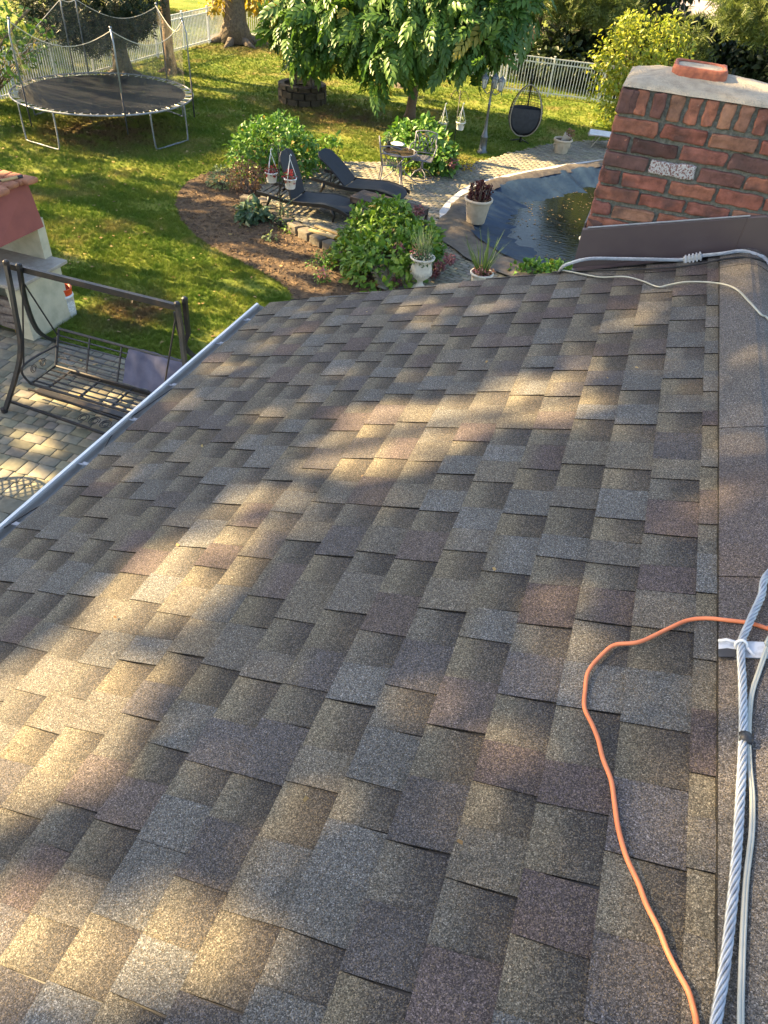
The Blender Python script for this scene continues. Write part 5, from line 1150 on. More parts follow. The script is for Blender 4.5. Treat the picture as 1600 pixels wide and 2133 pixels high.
# firewood logs stacked in the oven niche
r6 = random.Random(21); k = 0
wl_ = ['at the bottom front', 'at the bottom left', 'in the second layer near the corner', 'in the second layer further left', 'in the third layer near the corner', 'in the third layer further left', 'topmost near the corner', 'topmost further left', 'leaning at the very top']
for lay in range(4):
    for j in range(2):
        L = r6.uniform(.45, .6); mb = MB(); mb.rbox((0, 0, 0), (L, .12, .11), .02, 3, .012, None, k); o = mb.build('firewood_log', M['firewood'], smooth=False); o.location = (-8.55-j*.5, 7.56+.07*r6.random()-lay*.01, .07+lay*.13); o.rotation_euler = (r6.uniform(-.3, .3), r6.uniform(-.08, .08), r6.uniform(-.15, .15)); tag(o, 'split grey firewood log in the oven niche, '+wl_[k], 'firewood', 'firewood logs in the oven niche'); k += 1
# pots on the counter
pp, c = planter('planter', (-8.62, 7.52, .965), .16, .2, 'small cream pot of teal ornamental grass on the oven counter', mat='slab'); spikes('grass', c+[0, 0, .18], 160, .42, .45, T_blade(.014), 'l_teal', pp, c)
pp, c = planter('planter', (-8.42, 7.32, .965), .13, .14, 'small pot of variegated ivy at the front edge of the oven counter', mat='slab'); dome('ivy', c+[-.03, -.04, .13], .17, 220, .06, 'l_pale', pp, org=c, zsq=.7)
# bucket
c = G(146, 655); bk_ = thing('plastic_bucket', (c[0]-.02, c[1]-.02, 0), 'white plastic bucket with an orange bucket nested in it beside the outdoor oven', 'bucket'); c = np.array(bk_.location)
mb = MB(); mb.lathe([(0, .0), (.128, 0), (.135, .02), (.148, .33), (.156, .335), (.156, .35), (.150, .355), (.150, .37), (.142, .37)], 28, c); mb.build('white_bucket', M['white_plastic'], bk_, c, smooth=True)
mb = MB(); mb.lathe([(.138, .36), (.140, .365), (.148, .46), (.153, .465), (.153, .475), (.143, .475), (.130, .2), (0, .19)], 28, c); mb.build('orange_bucket', M['red_orange'], bk_, c, smooth=True)
mb = MB(); 
for a in np.linspace(-1.6, .2, 9): mb.box(tuple(c+[.143*math.cos(a), .143*math.sin(a), .19]), (.003, .035, .17), a)
mb.build('label_sheet', plain('grey_print', (.45, .47, .5), (.7, .71, .72), 60, .6, lo=.45, hi=.55), bk_, c)
# --- swing bench
sw = thing('swing_bench', (-5.6, 6.4, 0), 'brown metal garden swing bench with slatted seat and lavender cloth on the paved terrace', 'swing bench'); OS = (-5.6, 6.4, 0)
zb = 1.92; TL, TRr = G(30, 556, zb), G(371, 640, zb); 
mb = MB(); mb.bar(TL+[-.06, 0, 0], TRr+[.02, 0, 0], .05, .07); mb.build('top_beam', M['swing_metal'], sw, OS)
def post(top, ctrl, base, foot=True):
    mb = MB(); P = spline([top, ctrl[0], ctrl[1], base], 8)
    for i in range(len(P)-1): mb.bar(P[i], P[i+1]+(P[i+1]-P[i])*.04, .048, .048, up=(1, 0, 0))
    mb.tube([top+[0, 0, -.01], top+[0, 0, .03], top+[0, 0, .045]], [.036, .036, .02], 8); mb.tube([base+[0, 0, .06], base], .042, 10); p_ = mb.build('post', M['swing_metal'], sw, OS)
lt1, lt2 = G(13, 549, 1.98), G(40, 556, 1.98); b1, b2 = G(10, 858, .02), G(118, 712, .02)
def onv(px, py, Y): return at(px, py, Y)
post(lt1, [onv(30, 640, lt1[1]-.12), onv(42, 740, lt1[1]-.22)], b1)
post(lt2, [onv(54, 630, lt2[1]+.25), onv(80, 690, lt2[1]+.75)], b2)
rt1, rt2 = G(369, 636, 1.98), G(385, 626, 1.98)
post(rt1, [onv(378, 690, rt1[1]-.05), onv(386, 760, rt1[1]-.15)], np.array([rt1[0]+.45, rt1[1]-.55, 0.02]))
post(rt2, [onv(392, 690, rt2[1]+.2), onv(402, 740, rt2[1]+.6)], np.array([rt2[0]+.42, rt2[1]+1.25, 0.02]))
# bench: seat corners in the picture
q1, q2, q3, q4 = G(52, 800, .42), G(95, 728, .42), G(300, 880, .42), G(345, 800, .42)
fl_, bl_, fr2, br2 = np.array([-6.72, 5.98, .42]), np.array([-6.75, 6.50, .40]), np.array([-4.78, 5.98, .42]), np.array([-4.81, 6.50, .40])
mb = MB(); mb.tube([fl_, bl_, br2, fr2], .020, 7, closed=True)
for k in range(4):
    t_ = (k+.8)/4.8; mb.bar(fl_+(bl_-fl_)*t_, fr2+(br2-fr2)*t_, .026, .008)
for k in range(4): t_ = (k+.5)/4; mb.bar(fl_+(fr2-fl_)*t_+[0, 0, -.012], bl_+(br2-bl_)*t_+[0, 0, -.012], .02, .02)
mb.build('seat', M['swing_metal'], sw, OS)
tl_, tr_ = bl_+[-.02, .24, .44], br2+[.02, .24, .44]
mb = MB(); mb.tube([bl_, tl_], .018, 7); mb.tube([br2, tr_], .018, 7); mb.tube([tl_, tr_], .019, 7)
for k in range(6): t_ = (k+.8)/7; mb.bar(bl_+(tl_-bl_)*t_, br2+(tr_-br2)*t_, .024, .008)
for k in range(3): t_ = (k+1)/4; mb.bar(bl_+(br2-bl_)*t_, tl_+(tr_-tl_)*t_, .018, .018)
mb.build('backrest', M['swing_metal'], sw, OS)
for (f__, b__, s_) in ((fl_, bl_, -1), (fr2, br2, 1)):
    mb = MB(); mb.tube(spline([f__, f__+[s_*.04, -.04, .14], f__+[s_*.05, .0, .24], (f__+b__)/2+[s_*.05, 0, .26], b__+[s_*.03, .12, .24]], 5), .016, 6)
    for cxy in (.15, .33): mb.tube([f__+[s_*.04, cxy+.06*math.cos(a)*(1-a/16), .13+.06*math.sin(a)*(1-a/16)] for a in np.linspace(0, 11, 26)], .006, 5)
    mb.build('armrest', M['swing_metal'], sw, OS, smooth=True)
    mb = MB(); tpp = (TL if s_ < 0 else TRr)+[.06*-s_, 0, -.07]; mb.tube([tpp, tpp+[0, 0, -.09]], .012, 6); mb.tube([tpp+[0, 0, -.09], f__+[s_*.05, .02, .24]], .011, 6); mb.tube([tpp+[0, 0, -.09], b__+[s_*.03, .2, .36]], .011, 6); mb.build('hanger_rod', M['swing_metal'], sw, OS)
mb = MB(); fbL, fbR = b1+[.05, .1, .12], np.array([rt1[0]+.4, rt1[1]-.45, .12]); mb.bar(fbL, fbR, .03, .03); mb.bar(fbL+[0, 0, .0]+[0, .34, .0], fbR+[0, .34, 0], .025, .025)
mid = (fbL+fbR)/2+[0, .17, .0]
for k in range(6): mb.tube([mid+[-.45+.17*k+.075*math.cos(a)*(1-a/18), .10*math.sin(a)*(1-a/18), 0] for a in np.linspace(0, 12, 30)], .007, 5)
mb.build('base_rail', M['swing_metal'], sw, OS)
mb = MB(); mb.bar(np.array([-6.9, 6.9, .06]), np.array([-4.3, 6.9, .06]), .05, .05); mb.bar(np.array([-7.0, 6.3, .05]), np.array([-4.3, 6.3, .05]), .10, .03); mb.build('ground_bar', M['swing_metal'], sw, OS)
# cloth draped over the right half of the backrest
V = []; nx, ny = 22, 16
for i in range(nx+1):
    for j in range(ny+1):
        x = -5.66+.84*i/nx; s_ = j/ny; wv = .03*mnoise.noise(Vector((x*8, s_*3, 1)))+.008*mnoise.noise(Vector((x*22, s_*9, 3)))
        if s_ < .62: t_ = s_/.62; p = bl_+(tl_-bl_)*t_; y_, z_ = p[1]-.025+wv, p[2]+.02
        else: t_ = (s_-.62)/.38; y_ = tl_[1]+.01+.02*math.sin(t_*3)+wv; z_ = tl_[2]+.025-.20*t_**1.2
        V.append((x+.02*mnoise.noise(Vector((s_*4, i*.1, 0))), y_, z_-.08*(1-i/nx)*(s_-.5)))
I = lambda i, j: i*(ny+1)+j
mesh_np('draped_cloth', np.array(V), [(I(i, j), I(i+1, j), I(i+1, j+1), I(i, j+1)) for i in range(nx) for j in range(ny)], M['lavender'], sw, smooth=True, org=OS)
# lattice table outside the frame on the left: throws the lattice shadow
lt = thing('lattice_table', (-6.95, 4.2, 0), 'round lattice topped metal table on the terrace outside the left edge', 'table'); c = np.array(lt.location)
mb = MB(); mb.tube([c+[.5*math.cos(a), .5*math.sin(a), .72] for a in np.linspace(0, 2*PI, 41)[:-1]], .02, 6, closed=True)
for k in range(-6, 7):
    x = k*.076; h_ = math.sqrt(max(0, .25-x*x))
    for rot in (PI/4, -PI/4):
        cr_, sr_ = math.cos(rot), math.sin(rot); mb.bar(c+[x*cr_+h_*sr_, x*sr_-h_*cr_, .72], c+[x*cr_-h_*sr_, x*sr_+h_*cr_, .72], .014, .008)
mb.build('lattice_top', M['swing_metal'], lt, c)
for k in range(3): a = k*2.1; mb = MB(); mb.tube([c+[.1*math.cos(a), .1*math.sin(a), .7], c+[.1*math.cos(a), .1*math.sin(a), .35], c+[.35*math.cos(a), .35*math.sin(a), .02]], .018, 6); mb.build('leg', M['swing_metal'], lt, c)
LITR = [(1120, 835, 125, 42, 1), (1010, 770, 60, 20, .6), (860, 885, 130, 42, 1), (760, 960, 120, 40, 1), (900, 930, 70, 26, .8), (640, 1040, 60, 26, .7), (560, 1065, 100, 40, .8), (280, 1330, 110, 44, .8), (330, 840, 60, 20, .6), (600, 860, 60, 20, .5), (820, 780, 60, 18, .6), (1180, 700, 50, 16, .5), (700, 1120, 60, 24, .45), (860, 1290, 50, 24, .35), (680, 1500, 50, 30, .4), (950, 1560, 50, 26, .25), (220, 1560, 60, 40, .6), (330, 1880, 80, 40, .8), (460, 1110, 95, 44, 1), (390, 1190, 130, 52, 1), (300, 1260, 110, 56, 1), (170, 1400, 150, 50, .95), (90, 1490, 150, 80, 1), (40, 1600, 150, 90, 1), (640, 1650, 55, 40, .7), (500, 1600, 55, 40, .5), (110, 1890, 90, 55, 1), (60, 1960, 140, 110, 1), (60, 2030, 80, 50, 1), (440, 1920, 80, 45, .9), (420, 1985, 160, 85, 1), (240, 2070, 110, 50, .9), (880, 655, 60, 22, .8), (1030, 640, 60, 12, .9), (940, 600, 90, 9, .8), (1240, 740, 60, 30, .7), (1370, 615, 30, 14, .9), (1300, 650, 60, 15, .8), (700, 775, 50, 16, .6), (480, 775, 60, 18, .8), (320, 965, 80, 24, .5), (240, 990, 40, 20, .5), (1390, 760, 60, 30, .5), (1540, 610, 60, 22, .8), (1300, 690, 60, 18, .6), (1470, 870, 30, 16, .6), (560, 720, 40, 14, .5), (180, 1220, 40, 20, .5), (1150, 660, 50, 14, .6), (560, 950, 40, 16, .5), (1560, 560, 40, 14, .7), (1460, 1060, 30, 16, .4), (230, 1180, 30, 16, .5)]
LITG = [(480, 115, 120, 26, 1), (330, 130, 60, 16, .9), (60, 315, 80, 24, .9), (250, 312, 80, 10, .6), (130, 345, 70, 14, .8), (290, 352, 110, 14, .8), (100, 420, 60, 14, .8), (330, 395, 80, 14, .8), (130, 480, 70, 12, .9), (250, 512, 110, 16, 1), (350, 545, 100, 14, 1), (130, 385, 50, 10, .7), (430, 590, 70, 18, .8), (230, 432, 90, 9, .8), (300, 470, 60, 8, .6), (450, 330, 60, 12, .5), (685, 292, 90, 20, 1), (740, 325, 80, 10, 1), (615, 255, 50, 7, .8), (1140, 225, 110, 16, 1), (1060, 195, 40, 12, .9), (950, 170, 60, 14, .9), (1150, 268, 70, 7, .9), (1110, 333, 110, 12, 1), (1020, 347, 40, 8, .9), (1200, 315, 70, 10, 1), (960, 362, 60, 8, .8), (930, 380, 30, 6, .6), (560, 585, 60, 24, .8), (640, 560, 60, 20, .6), (430, 440, 40, 10, .8), (150, 830, 110, 14, 1), (240, 850, 60, 12, 1), (60, 930, 60, 26, .9), (30, 1000, 60, 30, 1), (120, 960, 40, 14, .7), (560, 470, 30, 10, .6), (720, 165, 90, 22, .8), (670, 250, 60, 8, .7), (600, 150, 50, 18, .9), (780, 500, 50, 26, .8), (800, 560, 80, 24, .7), (900, 470, 40, 30, .7), (990, 430, 40, 26, .8), (980, 500, 40, 20, .7), (500, 430, 60, 18, .7), (540, 340, 50, 24, .7), (640, 480, 40, 16, .6), (920, 580, 60, 16, .8), (880, 300, 50, 20, .7), (1290, 200, 120, 80, 1), (1240, 400, 60, 30, .8), (1080, 200, 30, 30, 1), (850, 60, 300, 60, .75), (620, 70, 90, 60, 1), (1350, 110, 120, 90, 1), (330, 560, 60, 12, .9), (250, 690, 50, 10, .4), (1400, 120, 200, 30, 1)]
LITR = np.array(LITR, float); LITG = np.array(LITG, float)
def litprob(px, py, L, sc=1.25):
    out = np.zeros(len(px))
    for cx, cy, rx, ry, s_ in L:
        q = np.sqrt(((px-cx)/rx)**2+((py-cy)/ry)**2); out = np.maximum(out, s_*np.clip((sc-q)/.22, 0, 1))
    return out
def keep_shade(P, cull=True):
    """leave gaps in the crowns where the sun reaches the roof and the lawn"""
    pr = np.zeros(len(P))
    # down the sun ray to the roof plane
    den = -(S@RN); t = ((RO-P)@RN)/den; Q = P-S*t[:, None]; u = (Q-RO)@RU; y = Q[:, 1]; on = (u > -.6) & (u < 2.75) & (y > -1.5) & (y < 4.6)
    px, py = projpx(Q); q = litprob(px, py, LITR, 1.38); pr[on] = q[on]
    t = P[:, 2]/S[2]; Q = P-S*t[:, None]; px, py = projpx(Q); inn = ~on & (px > -200) & (px < 1800) & (Q[:, 1] > 3.5) & (py < 1150); q = litprob(px, py, LITG, 1.45)
    st = np.array([mnoise.noise(Vector((a*.30+b*.12, b*.95-a*.1, 11)))+.45*mnoise.noise(Vector((a*.9, b*2.3, 4))) for a, b in Q[inn, :2]]); q2 = np.clip((st+.13)/.12, 0, 1)*(Q[inn, 0] < -4.6)*(Q[inn, 1] > 7.7); q[inn] = np.maximum(q[inn], q2*.97); pr[inn] = q[inn]
    k = rng.random(len(P)) > pr*.995
    if not cull: return k
    # keep the crowns out of the picture
    cx, cy = projpx(P); infr = (cx > -30) & (cx < 1630) & (cy > -20) & (cy < 2200) & (((P-CAM)@RM)[:, 2] < 0)
    return k & ~infr
# ================================================================== PLANTS
def core(name, lobes, parent, org, k=.72):
    """dark woody interior: a few branching stems"""
    mb = MB(); b = np.array(org, float)
    for c, r in lobes:
        for _ in range(5):
            d = rng.normal(size=3); d /= np.linalg.norm(d); d[2] = abs(d[2])*.6; e = np.array(c)+d*np.array(r)*k; m = (b+e)/2+rng.normal(0, .06, 3); mb.tube([b+rng.normal(0, .04, 3)*[1, 1, 0], m, e], [.018, .012, .005], 5)
    return mb.build(name, M['bark'], parent, org)
def bush(name, base, lobes, n, size, mat, label, cat, tmpl=LEAF, droop=.25, shell=(.62, 1.03), group=None, jitter=.6, zmin=.05, fn='leaves'):
    t = thing(name, base, label, cat, group); b = np.array(base, float)
    ex = [(np.array(c)+(d/np.linalg.norm(d))*np.array(r)*rng.uniform(.85, 1.1), np.array(r)*rng.uniform(.14, .26)) for c, r in [(c, (r if np.ndim(r) else (r, r, r))) for c, r in lobes] for d in (rng.normal(size=(3, 3))*[1, 1, .5]+[0, 0, .9])]
    core('stems', lobes, t, b); lobes = list(lobes)+(ex if len(lobes) > 2 else []); foliage(fn, lobes, n, size, tmpl, M[mat], t, droop, shell, b[2]+zmin-.05 if zmin else None, jitter, org=b); return t, b
# big hydrangea in front
b0 = G(805, 590); dB = np.linalg.norm(b0-CAM)
lb = [lobe(800, 510, 12.9, 80, (1, 1, .85)), lobe(738, 550, 12.4, 52), lobe(865, 530, 12.7, 55), lobe(800, 560, 12.0, 80, (1, 1, .8)), lobe(822, 462, 13.4, 40), lobe(757, 500, 12.9, 44), lobe(880, 500, 13.1, 36), lobe(800, 448, 13.3, 28)]
hy, hb = bush('hydrangea_bush', b0, lb, 4300, .135, 'l_hyd', 'big rounded bright green hydrangea bush just beyond the roof edge', 'bush')
for i, (px, py, Y, r) in enumerate(((872, 437, 13.1, .10), (830, 517, 12.0, .10), (937, 540, 12.3, .11), (915, 555, 12.2, .11), (825, 590, 11.6, .10), (905, 570, 12.2, .08))):
    c = at(px, py, Y); f_ = dome('flower_head', c, r, 200, .045, 'l_mauve', hy, org=hb); 
# rear-left laurel bush
b0 = G(572, 372); lb = [lobe(560, 310, 16.4, 62, (1, 1, .8)), lobe(610, 325, 16.3, 48), lobe(515, 320, 16.5, 36), lobe(585, 285, 16.9, 38), lobe(540, 345, 16.0, 50, (1, 1, .7)), lobe(600, 350, 15.9, 42)]
bush('laurel_bush', b0, lb, 3200, .13, 'l_hyd2', 'rounded dark green bush behind the raised lounger and red flower pots', 'bush')
# round shrub by the bistro table
b0 = G(885, 345); lb = [lobe(870, 300, 18.9, 44, (1, 1, .8)), lobe(908, 318, 18.5, 32), lobe(835, 292, 19.1, 28), lobe(880, 282, 19.4, 28), lobe(865, 335, 18.3, 45, (1, 1, .6)), lobe(922, 338, 18.2, 26)]
t_, b_ = bush('leafy_shrub', b0, lb, 2400, .17, 'l_hyd2', 'wide leafy shrub with broad leaves behind the bistro chairs', 'shrub')
dome('flower_head', at(943, 340, 18.0), .13, 120, .06, 'l_mauve', t_, org=b_)
dome('yellow_leaves', at(845, 352, 17.9), .22, 90, .11, 'l_yell', t_, org=b_)
# sapling left of it
b0 = G(688, 345); lb = [lobe(690, 305, 17.6, 22), lobe(672, 325, 17.2, 18), lobe(668, 340, 17.0, 18)]
bush('sapling', b0, lb, 150, .17, 'l_hyd2', 'sparse dark leafed sapling between the rear bush and the lounger', 'sapling', shell=(.3, 1.1), jitter=1.0)
b0 = G(522, 405); lb = [lobe(512, 375, 14.9, 34, (1, 1, .9)), lobe(530, 365, 15.1, 24), lobe(500, 362, 15.2, 20)]
bush('reddish_shrub', b0, lb, 900, .055, 'l_red', 'small reddish copper leafed shrub in the mulch bed before the rear bush', 'shrub')
b0 = G(468, 388); lb = [lobe(465, 372, 15.0, 26, (1, 1, .8)), lobe(448, 380, 14.9, 14)]
bush('pale_shrub', b0, lb, 520, .06, 'l_pale', 'small pale grey green shrub at the far corner of the mulch bed', 'shrub')
b0 = G(528, 460); lb = [(np.array([b0[0], b0[1], .16]), (.36, .34, .2))]
t_, b_ = bush('hosta', b0, lb, 260, .20, 'l_blue', 'low clump of blue green hosta leaves in the mulch bed', 'plant', tmpl=T_leaf(.4, .08, .35), droop=.2, shell=(.3, 1.0))
b0 = G(588, 470); lb = [lobe(590, 440, 13.6, 26, (1, 1, 1.2)), lobe(580, 460, 13.4, 20)]
bush('wispy_plant', b0, lb, 260, .05, 'l_blue', 'thin wispy plant around the foot of the black hook', 'plant', shell=(.1, 1.1), jitter=1.2)
b0 = G(566, 502); bush('seedling', b0, [(b0+[0, 0, .08], .16)], 40, .09, 'l_pale', 'tiny green seedling in the middle of the mulch bed', 'plant', shell=(.3, 1.0))
b0 = G(600, 482); bush('seedling', b0, [(b0+[0, 0, .06], .2)], 60, .07, 'l_hyd', 'small low weed beside the stone wall in the mulch bed', 'plant', shell=(.3, 1.0))
b0 = G(672, 590); t_, b_ = bush('pink_flower_plant', b0, [(b0+[0, 0, .12], .15)], 120, .05, 'l_hyd2', 'tiny plant with pink flowers in the mulch by the roof edge', 'flower', shell=(.3, 1.0)); dome('petals', b0+[0, 0, .2], .12, 60, .05, 'l_pink', t_, org=b_)
b0 = G(675, 555); bush('low_weeds', b0, [(b0+[0, 0, .1], (.35, .4, .18))], 260, .06, 'l_hyd2', 'low dark weeds along the left foot of the big hydrangea', 'plant', shell=(.2, 1.0))
# green leafy plants right behind the roof edge by the pool
b0 = G(1085, 590, PZ); lb = [lobe(1075, 580, 13.3, 24), lobe(1110, 572, 13.4, 26), lobe(1150, 572, 13.4, 26), lobe(1185, 575, 13.4, 22)]
bush('poolside_shrub', b0, lb, 1000, .11, 'l_hyd2', 'green leafy shrub peeping over the roof edge below the pool cover', 'shrub')
b0 = G(968, 352, PZ); bush('dry_plant', b0, [(b0+[0, 0, .06], .22)], 70, .08, 'l_gold', 'small clump of golden dried leaves at the patio edge right of the leafy shrub', 'plant', shell=(.3, 1.0))
# ---- drooping compound-leaf tree
MBASE = G(853, 246)
mb = trunk_mb(MBASE-[0, 0, .05], MBASE+[.15, 0, 2.1], .155, .12, .05); mt = np.array([MBASE[0]+.15, MBASE[1], 2.1])
lb = [lobe(620, 62, 22.6, 50, (1, 1, 1)), lobe(660, 20, 22.9, 70), lobe(600, 35, 22.9, 36), lobe(700, 80, 22.2, 40), lobe(755, 35, 22.3, 68), lobe(788, 140, 21.6, 26, (.9, .9, 1.3)), lobe(840, 75, 21.8, 55), lobe(910, 45, 21.9, 65), lobe(985, 68, 22.0, 56, (1, 1, 1.1)), lobe(1012, 118, 21.8, 24, (.9, .9, 1.4)), lobe(1050, 30, 22.6, 50), lobe(945, 108, 21.8, 30), lobe(890, 105, 21.8, 28, (1, 1, .8)), lobe(1075, 0, 22.8, 46), lobe(850, 0, 22.2, 75), lobe(720, -20, 22.6, 75), lobe(950, -40, 22.4, 85), lobe(640, 100, 22.2, 22), lobe(780, 178, 21.4, 15, (.8, .8, 1.3)), lobe(760, 85, 22.2, 36), lobe(1035, 70, 22.2, 36),
      (np.array([-8.2, 24.2, 4.2]), 2.0), (np.array([-6.2, 24.3, 4.4]), 1.9), (np.array([-9.8, 24.0, 3.9]), 1.7), (np.array([-7.6, 23.6, 5.6]), 1.8)]
dt = thing('drooping_tree', MBASE, 'broad drooping tree with hanging compound leaves over the middle of the lawn', 'tree')
limbs(mb, mt, [l[0] for l in lb], .06); mb.build('trunk', M['bark_red'], dt, MBASE, smooth=True)
foliage('crown', lb, 3700, .50, SPRAY, M['l_maple'], dt, .75, (.45, 1.05), .9, .62, org=MBASE)
# ---- evergreen behind the trampoline
eb = G(258, 158); mb = trunk_mb(eb, eb+[-.2, .2, 6.5], .26, .07, .1, roots=5); et = thing('evergreen_tree', eb, 'dark hanging evergreen tree right behind the trampoline', 'tree')
lb = [lobe(110, 0, 20.2, 48), lobe(180, 22, 20.0, 52), lobe(250, 8, 20.2, 52), lobe(285, 10, 20.5, 38), lobe(195, 68, 19.8, 26, (1, 1, 1.2)), lobe(150, 48, 19.8, 30), lobe(90, -20, 20.6, 50), lobe(285, 55, 20.0, 16, (1, 1, 1)), lobe(200, -20, 20.5, 80), (eb+[-.3, .3, 4.2], (2.2, 2.0, 1.2)), (eb+[-.3, .3, 5.5], (1.6, 1.5, 1.3))]
limbs(mb, eb+[-.1, .1, 2.6], [l[0] for l in lb], .05); mb.build('trunk', M['bark'], et, eb, smooth=True)
foliage('crown', lb, 9000, .26, T_needles(14, .8, .035, 5), M['l_ever'], et, .9, (.5, 1.03), .3, .5, org=eb)
# ---- slim trunk
tb_ = G(358, 152); mb = trunk_mb(tb_, tb_+[.05, .1, 6.0], .17, .12, .12, roots=4); s_t = thing('slim_tree', tb_, 'slim reddish brown tree trunk just right of the trampoline net', 'tree')
lb = [(tb_+[0, 0, 5.6], (2.4, 2.4, 1.5)), (tb_+[-1.3, -1, 5.0], 1.4), (tb_+[1.3, .8, 5.2], 1.5)]
limbs(mb, tb_+[0, .1, 4.5], [l[0] for l in lb], .06); mb.build('trunk', M['bark_red'], s_t, tb_, smooth=True); foliage('crown', lb, 3000, .30, LEAF, M['l_shade'], s_t, .4, (.4, 1.03), 1, org=tb_, keepfn=lambda P: keep_shade(P, False))
# ---- big furrowed trunk with roots
gb = G(492, 88); mb = trunk_mb(gb, gb+[-.25, .2, 7.0], .46, .34, .1, n=16, roots=7, flare=1.7); bt = thing('old_tree', gb, 'massive grey furrowed tree trunk with spreading roots at the back of the lawn', 'tree')
lb = [(gb+[0, 0, 7.2], (3.0, 3.0, 1.9)), (gb+[-2, -1, 6.5], 2.0), (gb+[2.2, .5, 6.6], 2.1), lobe(450, 8, 30.2, 26), lobe(530, -12, 31.5, 34), lobe(560, 12, 32.0, 26)]
limbs(mb, gb+[-.2, .2, 5.0], [l[0] for l in lb[:3]], .16); limbs(mb, gb+[-.15, .1, 3.0], [l[0] for l in lb[3:]], .05); mb.build('trunk', M['bark'], bt, gb, smooth=True); foliage('crown', lb, 3800, .28, LEAF, M['l_gold'], bt, .4, (.4, 1.03), 1, org=gb, keepfn=lambda P: keep_shade(P, False)); foliage('low_branch', lb[3:], 520, .24, LEAF, M['l_gold'], bt, .5, (.2, 1.05), 1, .9, org=gb)
# ---- dark leafy branch plant at the far left before the fence
lb_ = G(-25, 215); lb = [lobe(25, 95, 15.8, 36), lobe(75, 118, 15.9, 26), lobe(10, 140, 15.6, 28), lobe(-10, 40, 16, 50), lobe(100, 60, 16.4, 18), lobe(30, 45, 16.2, 24)]
lt_, b_ = bush('young_leafy_tree', lb_, lb, 420, .15, 'l_maple', 'young tree with sparse dark leaves leaning in at the left edge before the fence', 'tree', shell=(.2, 1.08), jitter=1.0)
mb = MB(); mb.tube(spline([lb_, at(-10, 120, 15.8), at(25, 60, 16.0), at(60, 20, 16.2)], 5), .03, 6); mb.build('trunk', M['bark'], lt_, lb_)
# ---- yellow-green bush by the chimney
yb = G(1310, 262); lb = [lobe(1300, 120, 26.8, 55), lobe(1345, 100, 26.9, 55), lobe(1310, 80, 27.0, 34), lobe(1395, 95, 27.1, 34), lobe(1400, 130, 27, 30), lobe(1275, 170, 26.6, 34, (1, 1, 1.3)), lobe(1300, 220, 26.4, 46, (1, 1, 1.1)), lobe(1262, 130, 26.8, 22), lobe(1345, 180, 26.6, 60), lobe(1310, 52, 27.1, 16, (.7, .7, 1.3)), lobe(1398, 62, 27.2, 14, (.8, .8, 1.6)), lobe(1425, 90, 27.2, 14), lobe(1345, 240, 26.2, 50)]
bush('yellow_green_bush', yb, lb, 4200, .15, 'l_yell', 'tall sunlit yellow green bush rising behind the brick chimney', 'bush', shell=(.3, 1.16), jitter=.9, droop=.35)
# ---- conifers and hedge behind the right fence
def conifer(base, h, r, label, n=2600, mat='l_spruce', size=.34, group='conifers behind the right fence', tm=NEED, zlow=.3, layers=12):
    base = np.array(base, float); t = thing('conifer_tree', base, label, 'tree', group); mb = trunk_mb(base, base+[0, 0, h*.96], .05*h*.5+.04, .02, .05)
    P = []; D = []; per = n//layers//9
    for L in range(layers):
        z = zlow+(h-zlow)*(L/layers)**.9; rl = r*(1-(L/layers))**.8+.1; nb = 9
        for k in range(nb):
            a = 2*PI*(k+.5*(L % 2))/nb+rng.uniform(-.25, .25); l = rl*rng.uniform(.75, 1.1); tip = np.array([math.cos(a)*l, math.sin(a)*l, -.18*l])
            mb.tube([base+[0, 0, z], base+[0, 0, z]+tip], [.025, .008], 4)
            s_ = rng.uniform(.15, 1, per); q = base+[0, 0, z]+tip*s_[:, None]+rng.normal(0, .09, (per, 3))*[1, 1, .5]*(1.1-s_[:, None]*.5)
            P.append(q); D.append(np.tile(tip/np.linalg.norm(tip), (per, 1))+rng.normal(0, .45, (per, 3)))
    P = np.concatenate(P); D = np.concatenate(D); m = len(P); mb.build('trunk', M['bark'], t, base)
    scatter('crown', P, D, rng.normal(size=(m, 3))*.4+[0, 0, 1], size*rng.uniform(.7, 1.3, m), tm, M[mat], t, np.clip(rng.normal(.4, .25, m), 0, 1), org=base); return t
conifer((-5.4, 33.6, 0), 6.5, 2.0, 'blue grey spruce just right of the drooping tree crown, behind the fence', 3600)
conifer((-3.0, 34.6, 0), 7.0, 2.1, 'dark spruce behind the middle of the right fence', 3400)
conifer((-1.1, 34.2, 0), 3.6, 1.6, 'dark spruce behind the left side of the yellow green bush', 3000)
conifer((4.6, 34.0, 0), 3.6, 1.4, 'mid sized dark spruce seen above the chimney flue', 2600)
conifer((6.6, 32.5, 0), 2.9, 1.15, 'small spruce with a pointed top above the right end of the chimney', 2400)
conifer((8.6, 34.5, 0), 5.0, 1.9, 'spruce at the right edge behind the chimney', 2600)
def pine(base, h, crown, label, n=2200, low=None):
    base = np.array(base, float); t = thing('pine_tree', base, label, 'tree', 'pines beyond the back fence'); mb = trunk_mb(base, base+[.1, 0, h], .2, .08, .15)
    limbs(mb, base+[0, 0, h*.35], [c for c, r in crown], .05); mb.build('trunk', M['bark'], t, base, smooth=True)
    foliage('crown', crown, n, .55, NEEDF, M['l_pine'], t, .1, (.35, 1.03), .3, .7, org=base); return t
